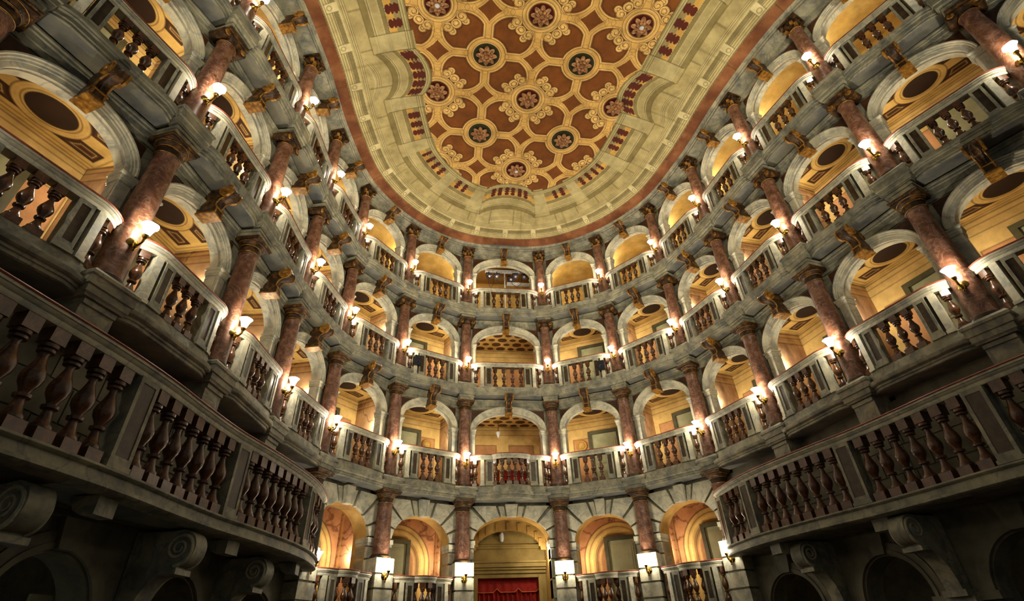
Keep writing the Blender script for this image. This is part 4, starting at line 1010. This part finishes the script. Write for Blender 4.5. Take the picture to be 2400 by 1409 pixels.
# ------------------------------------------------------------------ small things in the boxes
def in_bay(b, tier, x, y, z): m, rz, ch = bay_frame(b); return to_world(m, rz, x, y, ZB[tier]+z), rz
for b, nm in ((-1, 'left'), (1, 'right')):
    q, rz = in_bay(b, 2, (-.62 if b < 0 else .62), -.16, .16)
    t = thing('loudspeaker', f'small black loudspeaker on the middle tier balcony {nm} of centre', 'speaker', q, rz, group='loudspeakers on the middle tier')
    ob('cabinet', MB().box(-.09, .09, -.1, .08, -.02, .28).mesh('cabinet', BLACK, 0), t)
    g = MB(); T = Matrix.Translation((0, -.1, .08)) @ Matrix.Rotation(PI/2, 4, 'X'); g.lathe([(0, 0), (.06, 0), (.066, .008), (.05, .004), (0, -.004)], 18, T=T); T = Matrix.Translation((0, -.1, .2)) @ Matrix.Rotation(PI/2, 4, 'X'); g.lathe([(0, 0), (.03, 0), (.034, .008), (0, .004)], 14, T=T); ob('driver', g.mesh('driver', NAVY), t)
    q, rz = in_bay(b, 1, .55 if b < 0 else -.55, 1.33, 1.5)
    t = thing('roundel', f'yellow round plaster face medallion in the lowest box {nm} of centre', 'medallion', q, rz, group='face medallions')
    T = Matrix.Rotation(PI/2, 4, 'X'); ob('rim', MB().lathe([(.1, 0), (.16, 0), (.17, .02), (.15, .04), (.12, .03), (.11, .01)], 26, T=T).mesh('rim', YEL), t)
    fc = MB(); fc.lathe([(.115, 0), (.11, .02), (.075, .05), (.03, .065), (0, .066)], 22, T=T)
    for x, z, r in ((-.035, .03, .022), (.035, .03, .022), (0, -.005, .025), (0, -.045, .03)): fc.lathe([(r, 0), (r*.7, .02), (0, .028)], 10, T=Matrix.Translation((x, -.045, z)) @ T)
    ob('face', fc.mesh('face', YEL), t)
q, rz = in_bay(0, 1, -.18, 1.3, STB[1]-.36)
t = thing('ceiling_lamp', 'small white lamp hanging from painted ceiling of the central lowest box', 'lamp', q, rz)
ob('lamp_shade', MB().lathe([(.03, -.06), (.075, .08), (.05, .1), (0, .1)], 16).mesh('lamp_shade', WHITEM), t); ob('bulb_end', MB().lathe([(0, -.1), (.03, -.08), (.03, -.05), (0, -.05)], 12).mesh('bulb_end', WHITEM), t); ob('stem', MB().lathe([(.012, .1), (.012, .46)], 8).mesh('stem', BRASS), t)
for k, x in enumerate((-.42, -.02, .4)):
    q, rz = in_bay(0, 1, x, .75, 0)
    t = thing('chair', f'red upholstered chair behind central balustrade, {("leftmost", "middle", "rightmost")[k]} of three', 'chair', q, rz, group='red chairs in the central box')
    ob('seat', MB().box(-.17, .17, -.18, .18, .38, .46).mesh('seat', VELVET, 0), t); ob('backrest', MB().box(-.17, .17, -.22, -.17, .36, .62).mesh('backrest', VELVET, 0), t); tb = ob('top_trim', MB().box(-.18, .18, -.225, -.165, .62, .65).mesh('top_trim', FRINGE, 0), t)
    for sx in (-1, 1):
        for sy in (-1, 1): ob('leg', cached('cleg', lambda: MB().box(-.018, .018, -.018, .018, -.02, .38).mesh('leg', GILT, 0)), t, (sx*.14, sy*.15, 0))
# lighting rig in the central top box
def truss_mesh(L_):
    mb = MB()
    for y in (-.035, .035):
        for z in (-.035, .035): mb.box(-L_/2, L_/2, y-.012, y+.012, z-.012, z+.012)
    n = int(L_/.14)
    for k in range(n):
        x0, x1 = -L_/2+k*L_/n, -L_/2+(k+1)*L_/n
        for y in (-.035, .035):
            p, q = Vector((x0, y, -.035 if k % 2 else .035)), Vector((x1, y, .035 if k % 2 else -.035)); d = q-p; T = Matrix.Translation(p) @ d.to_track_quat('Z', 'Y').to_matrix().to_4x4(); mb.lathe([(.008, 0), (.008, d.length)], 6, T=T)
    return mb.mesh('truss', WHITEM, 0)
RY = 14.75
thing('lighting_truss', 'long white lighting truss across the central top box, upper one', 'truss', (.12, RY, 11.6+H0), 0, me=truss_mesh(1.45))
thing('lighting_truss', 'shorter white lighting truss above the rail of the central top box', 'truss', (.68, RY, 11.05+H0), 0, me=truss_mesh(1.0))
pm_ = MB(); pm_.lathe([(.022, 0), (.022, 2.2)], 12); pm_.lathe([(.2, 0), (.2, .02), (.03, .05)], 16)
thing('truss_pole', 'white upright pole holding up the truss in the central top box', 'pole', (.12, RY+.08, 9.47+H0), 0, me=pm_.mesh('truss_pole', WHITEM))
def spot_meshes():
    T = Matrix.Rotation(math.radians(115), 4, 'X')
    b_ = MB().lathe([(0, -.12), (.05, -.11), (.075, -.06), (.08, .08), (.095, .1), (.095, .12), (.08, .12), (.06, .1), (.0, .1)], 18, T=T).mesh('body', NAVY)
    l = MB().lathe([(0, .112), (.03, .11), (.042, .1), (.042, .09), (0, .09)], 16, T=T).mesh('lens', LENS)
    y_ = MB(); y_.box(-.105, -.095, -.02, .02, -.02, .16); y_.box(.095, .105, -.02, .02, -.02, .16); y_.box(-.105, .105, -.02, .02, .15, .165); y_.lathe([(.02, .16), (.02, .23)], 8)
    return b_, l, y_.mesh('yoke', BLACK)
SB, SLN, SY = spot_meshes()
for k, x in enumerate((-.47, -.18, .3, .5, .84)):
    z = (11.33, 11.33, 11.22, 11.36, 11.37)[k]
    t = thing('spotlight', f'dark blue stage spotlight under the truss, {ORD[k+1]} from the left of five', 'spotlight', (x, RY-.02, z+H0), (.2, -.1, .3, 0, -.2)[k], group='spotlights of the top box rig')
    ob('body', SB, t); ob('lens', SLN, t); ob('yoke', SY, t)
def cable(pts, r=.008):
    P = catmull([p for p in pts], 8); mb = MB()
    for k in range(len(P)-1):
        p, q = Vector(P[k]), Vector(P[k+1]); d = q-p; T = Matrix.Translation(p) @ d.to_track_quat('Z', 'Y').to_matrix().to_4x4(); mb.lathe([(r, -.003), (r, d.length+.003)], 6, T=T)
    return mb
for k, (x0, x1, dz, nm) in enumerate(((-.5, -.3, .5, 'leftmost'), (-.2, .1, .28, 'middle'), (.35, .72, .4, 'rightmost'))):
    mb = cable([(x0, 0, 0), (x0+.02, -.02, -dz*.7), ((x0+x1)/2, -.02, -dz), (x1-.02, -.02, -dz*.6), (x1, 0, .0)])
    thing('cable', f'black cable looping below the spotlights of the top box, {nm} of three', 'cable', (0, RY-.06, 11.3+H0), 0, group='cables of the rig', me=mb.mesh('cable', BLACK))
# ------------------------------------------------------------------ light
ob('box_lamp', BOXL, None, (.9, 14.5, GZ+2.15))  # added fill for the entrance passage and red curtain, not a box's own lamp
lamp_('added_fill_spot', 'SPOT', 900, (-2.5, -3.5, 8.5), (1, .86, .6), .6, (0, 10.5, 13.5), 1.5)  # pair of unseen spots added behind the camera as fill for ceiling and tiers
lamp_('added_fill_spot', 'SPOT', 900, (2.5, -3.5, 8.5), (1, .86, .6), .6, (0, 10.5, 13.5), 1.5)
wd = bpy.data.worlds.new('hall_gloom'); SC.world = wd; wd.use_nodes = True; bg = wd.node_tree.nodes['Background']; bg.inputs[0].default_value = (.84, .8, .66, 1); bg.inputs[1].default_value = .055
vs = SC.view_settings; vs.view_transform = 'Standard'; vs.look = 'None'; vs.gamma = 1; vs.use_curve_mapping = False; vs.exposure = 1.12
SC.cycles.use_denoising = True; SC.cycles.max_bounces = 6; SC.cycles.diffuse_bounces = 3; SC.cycles.glossy_bounces = 2; SC.cycles.transparent_max_bounces = 6; SC.cycles.use_light_tree = True; SC.cycles.sample_clamp_indirect = 4
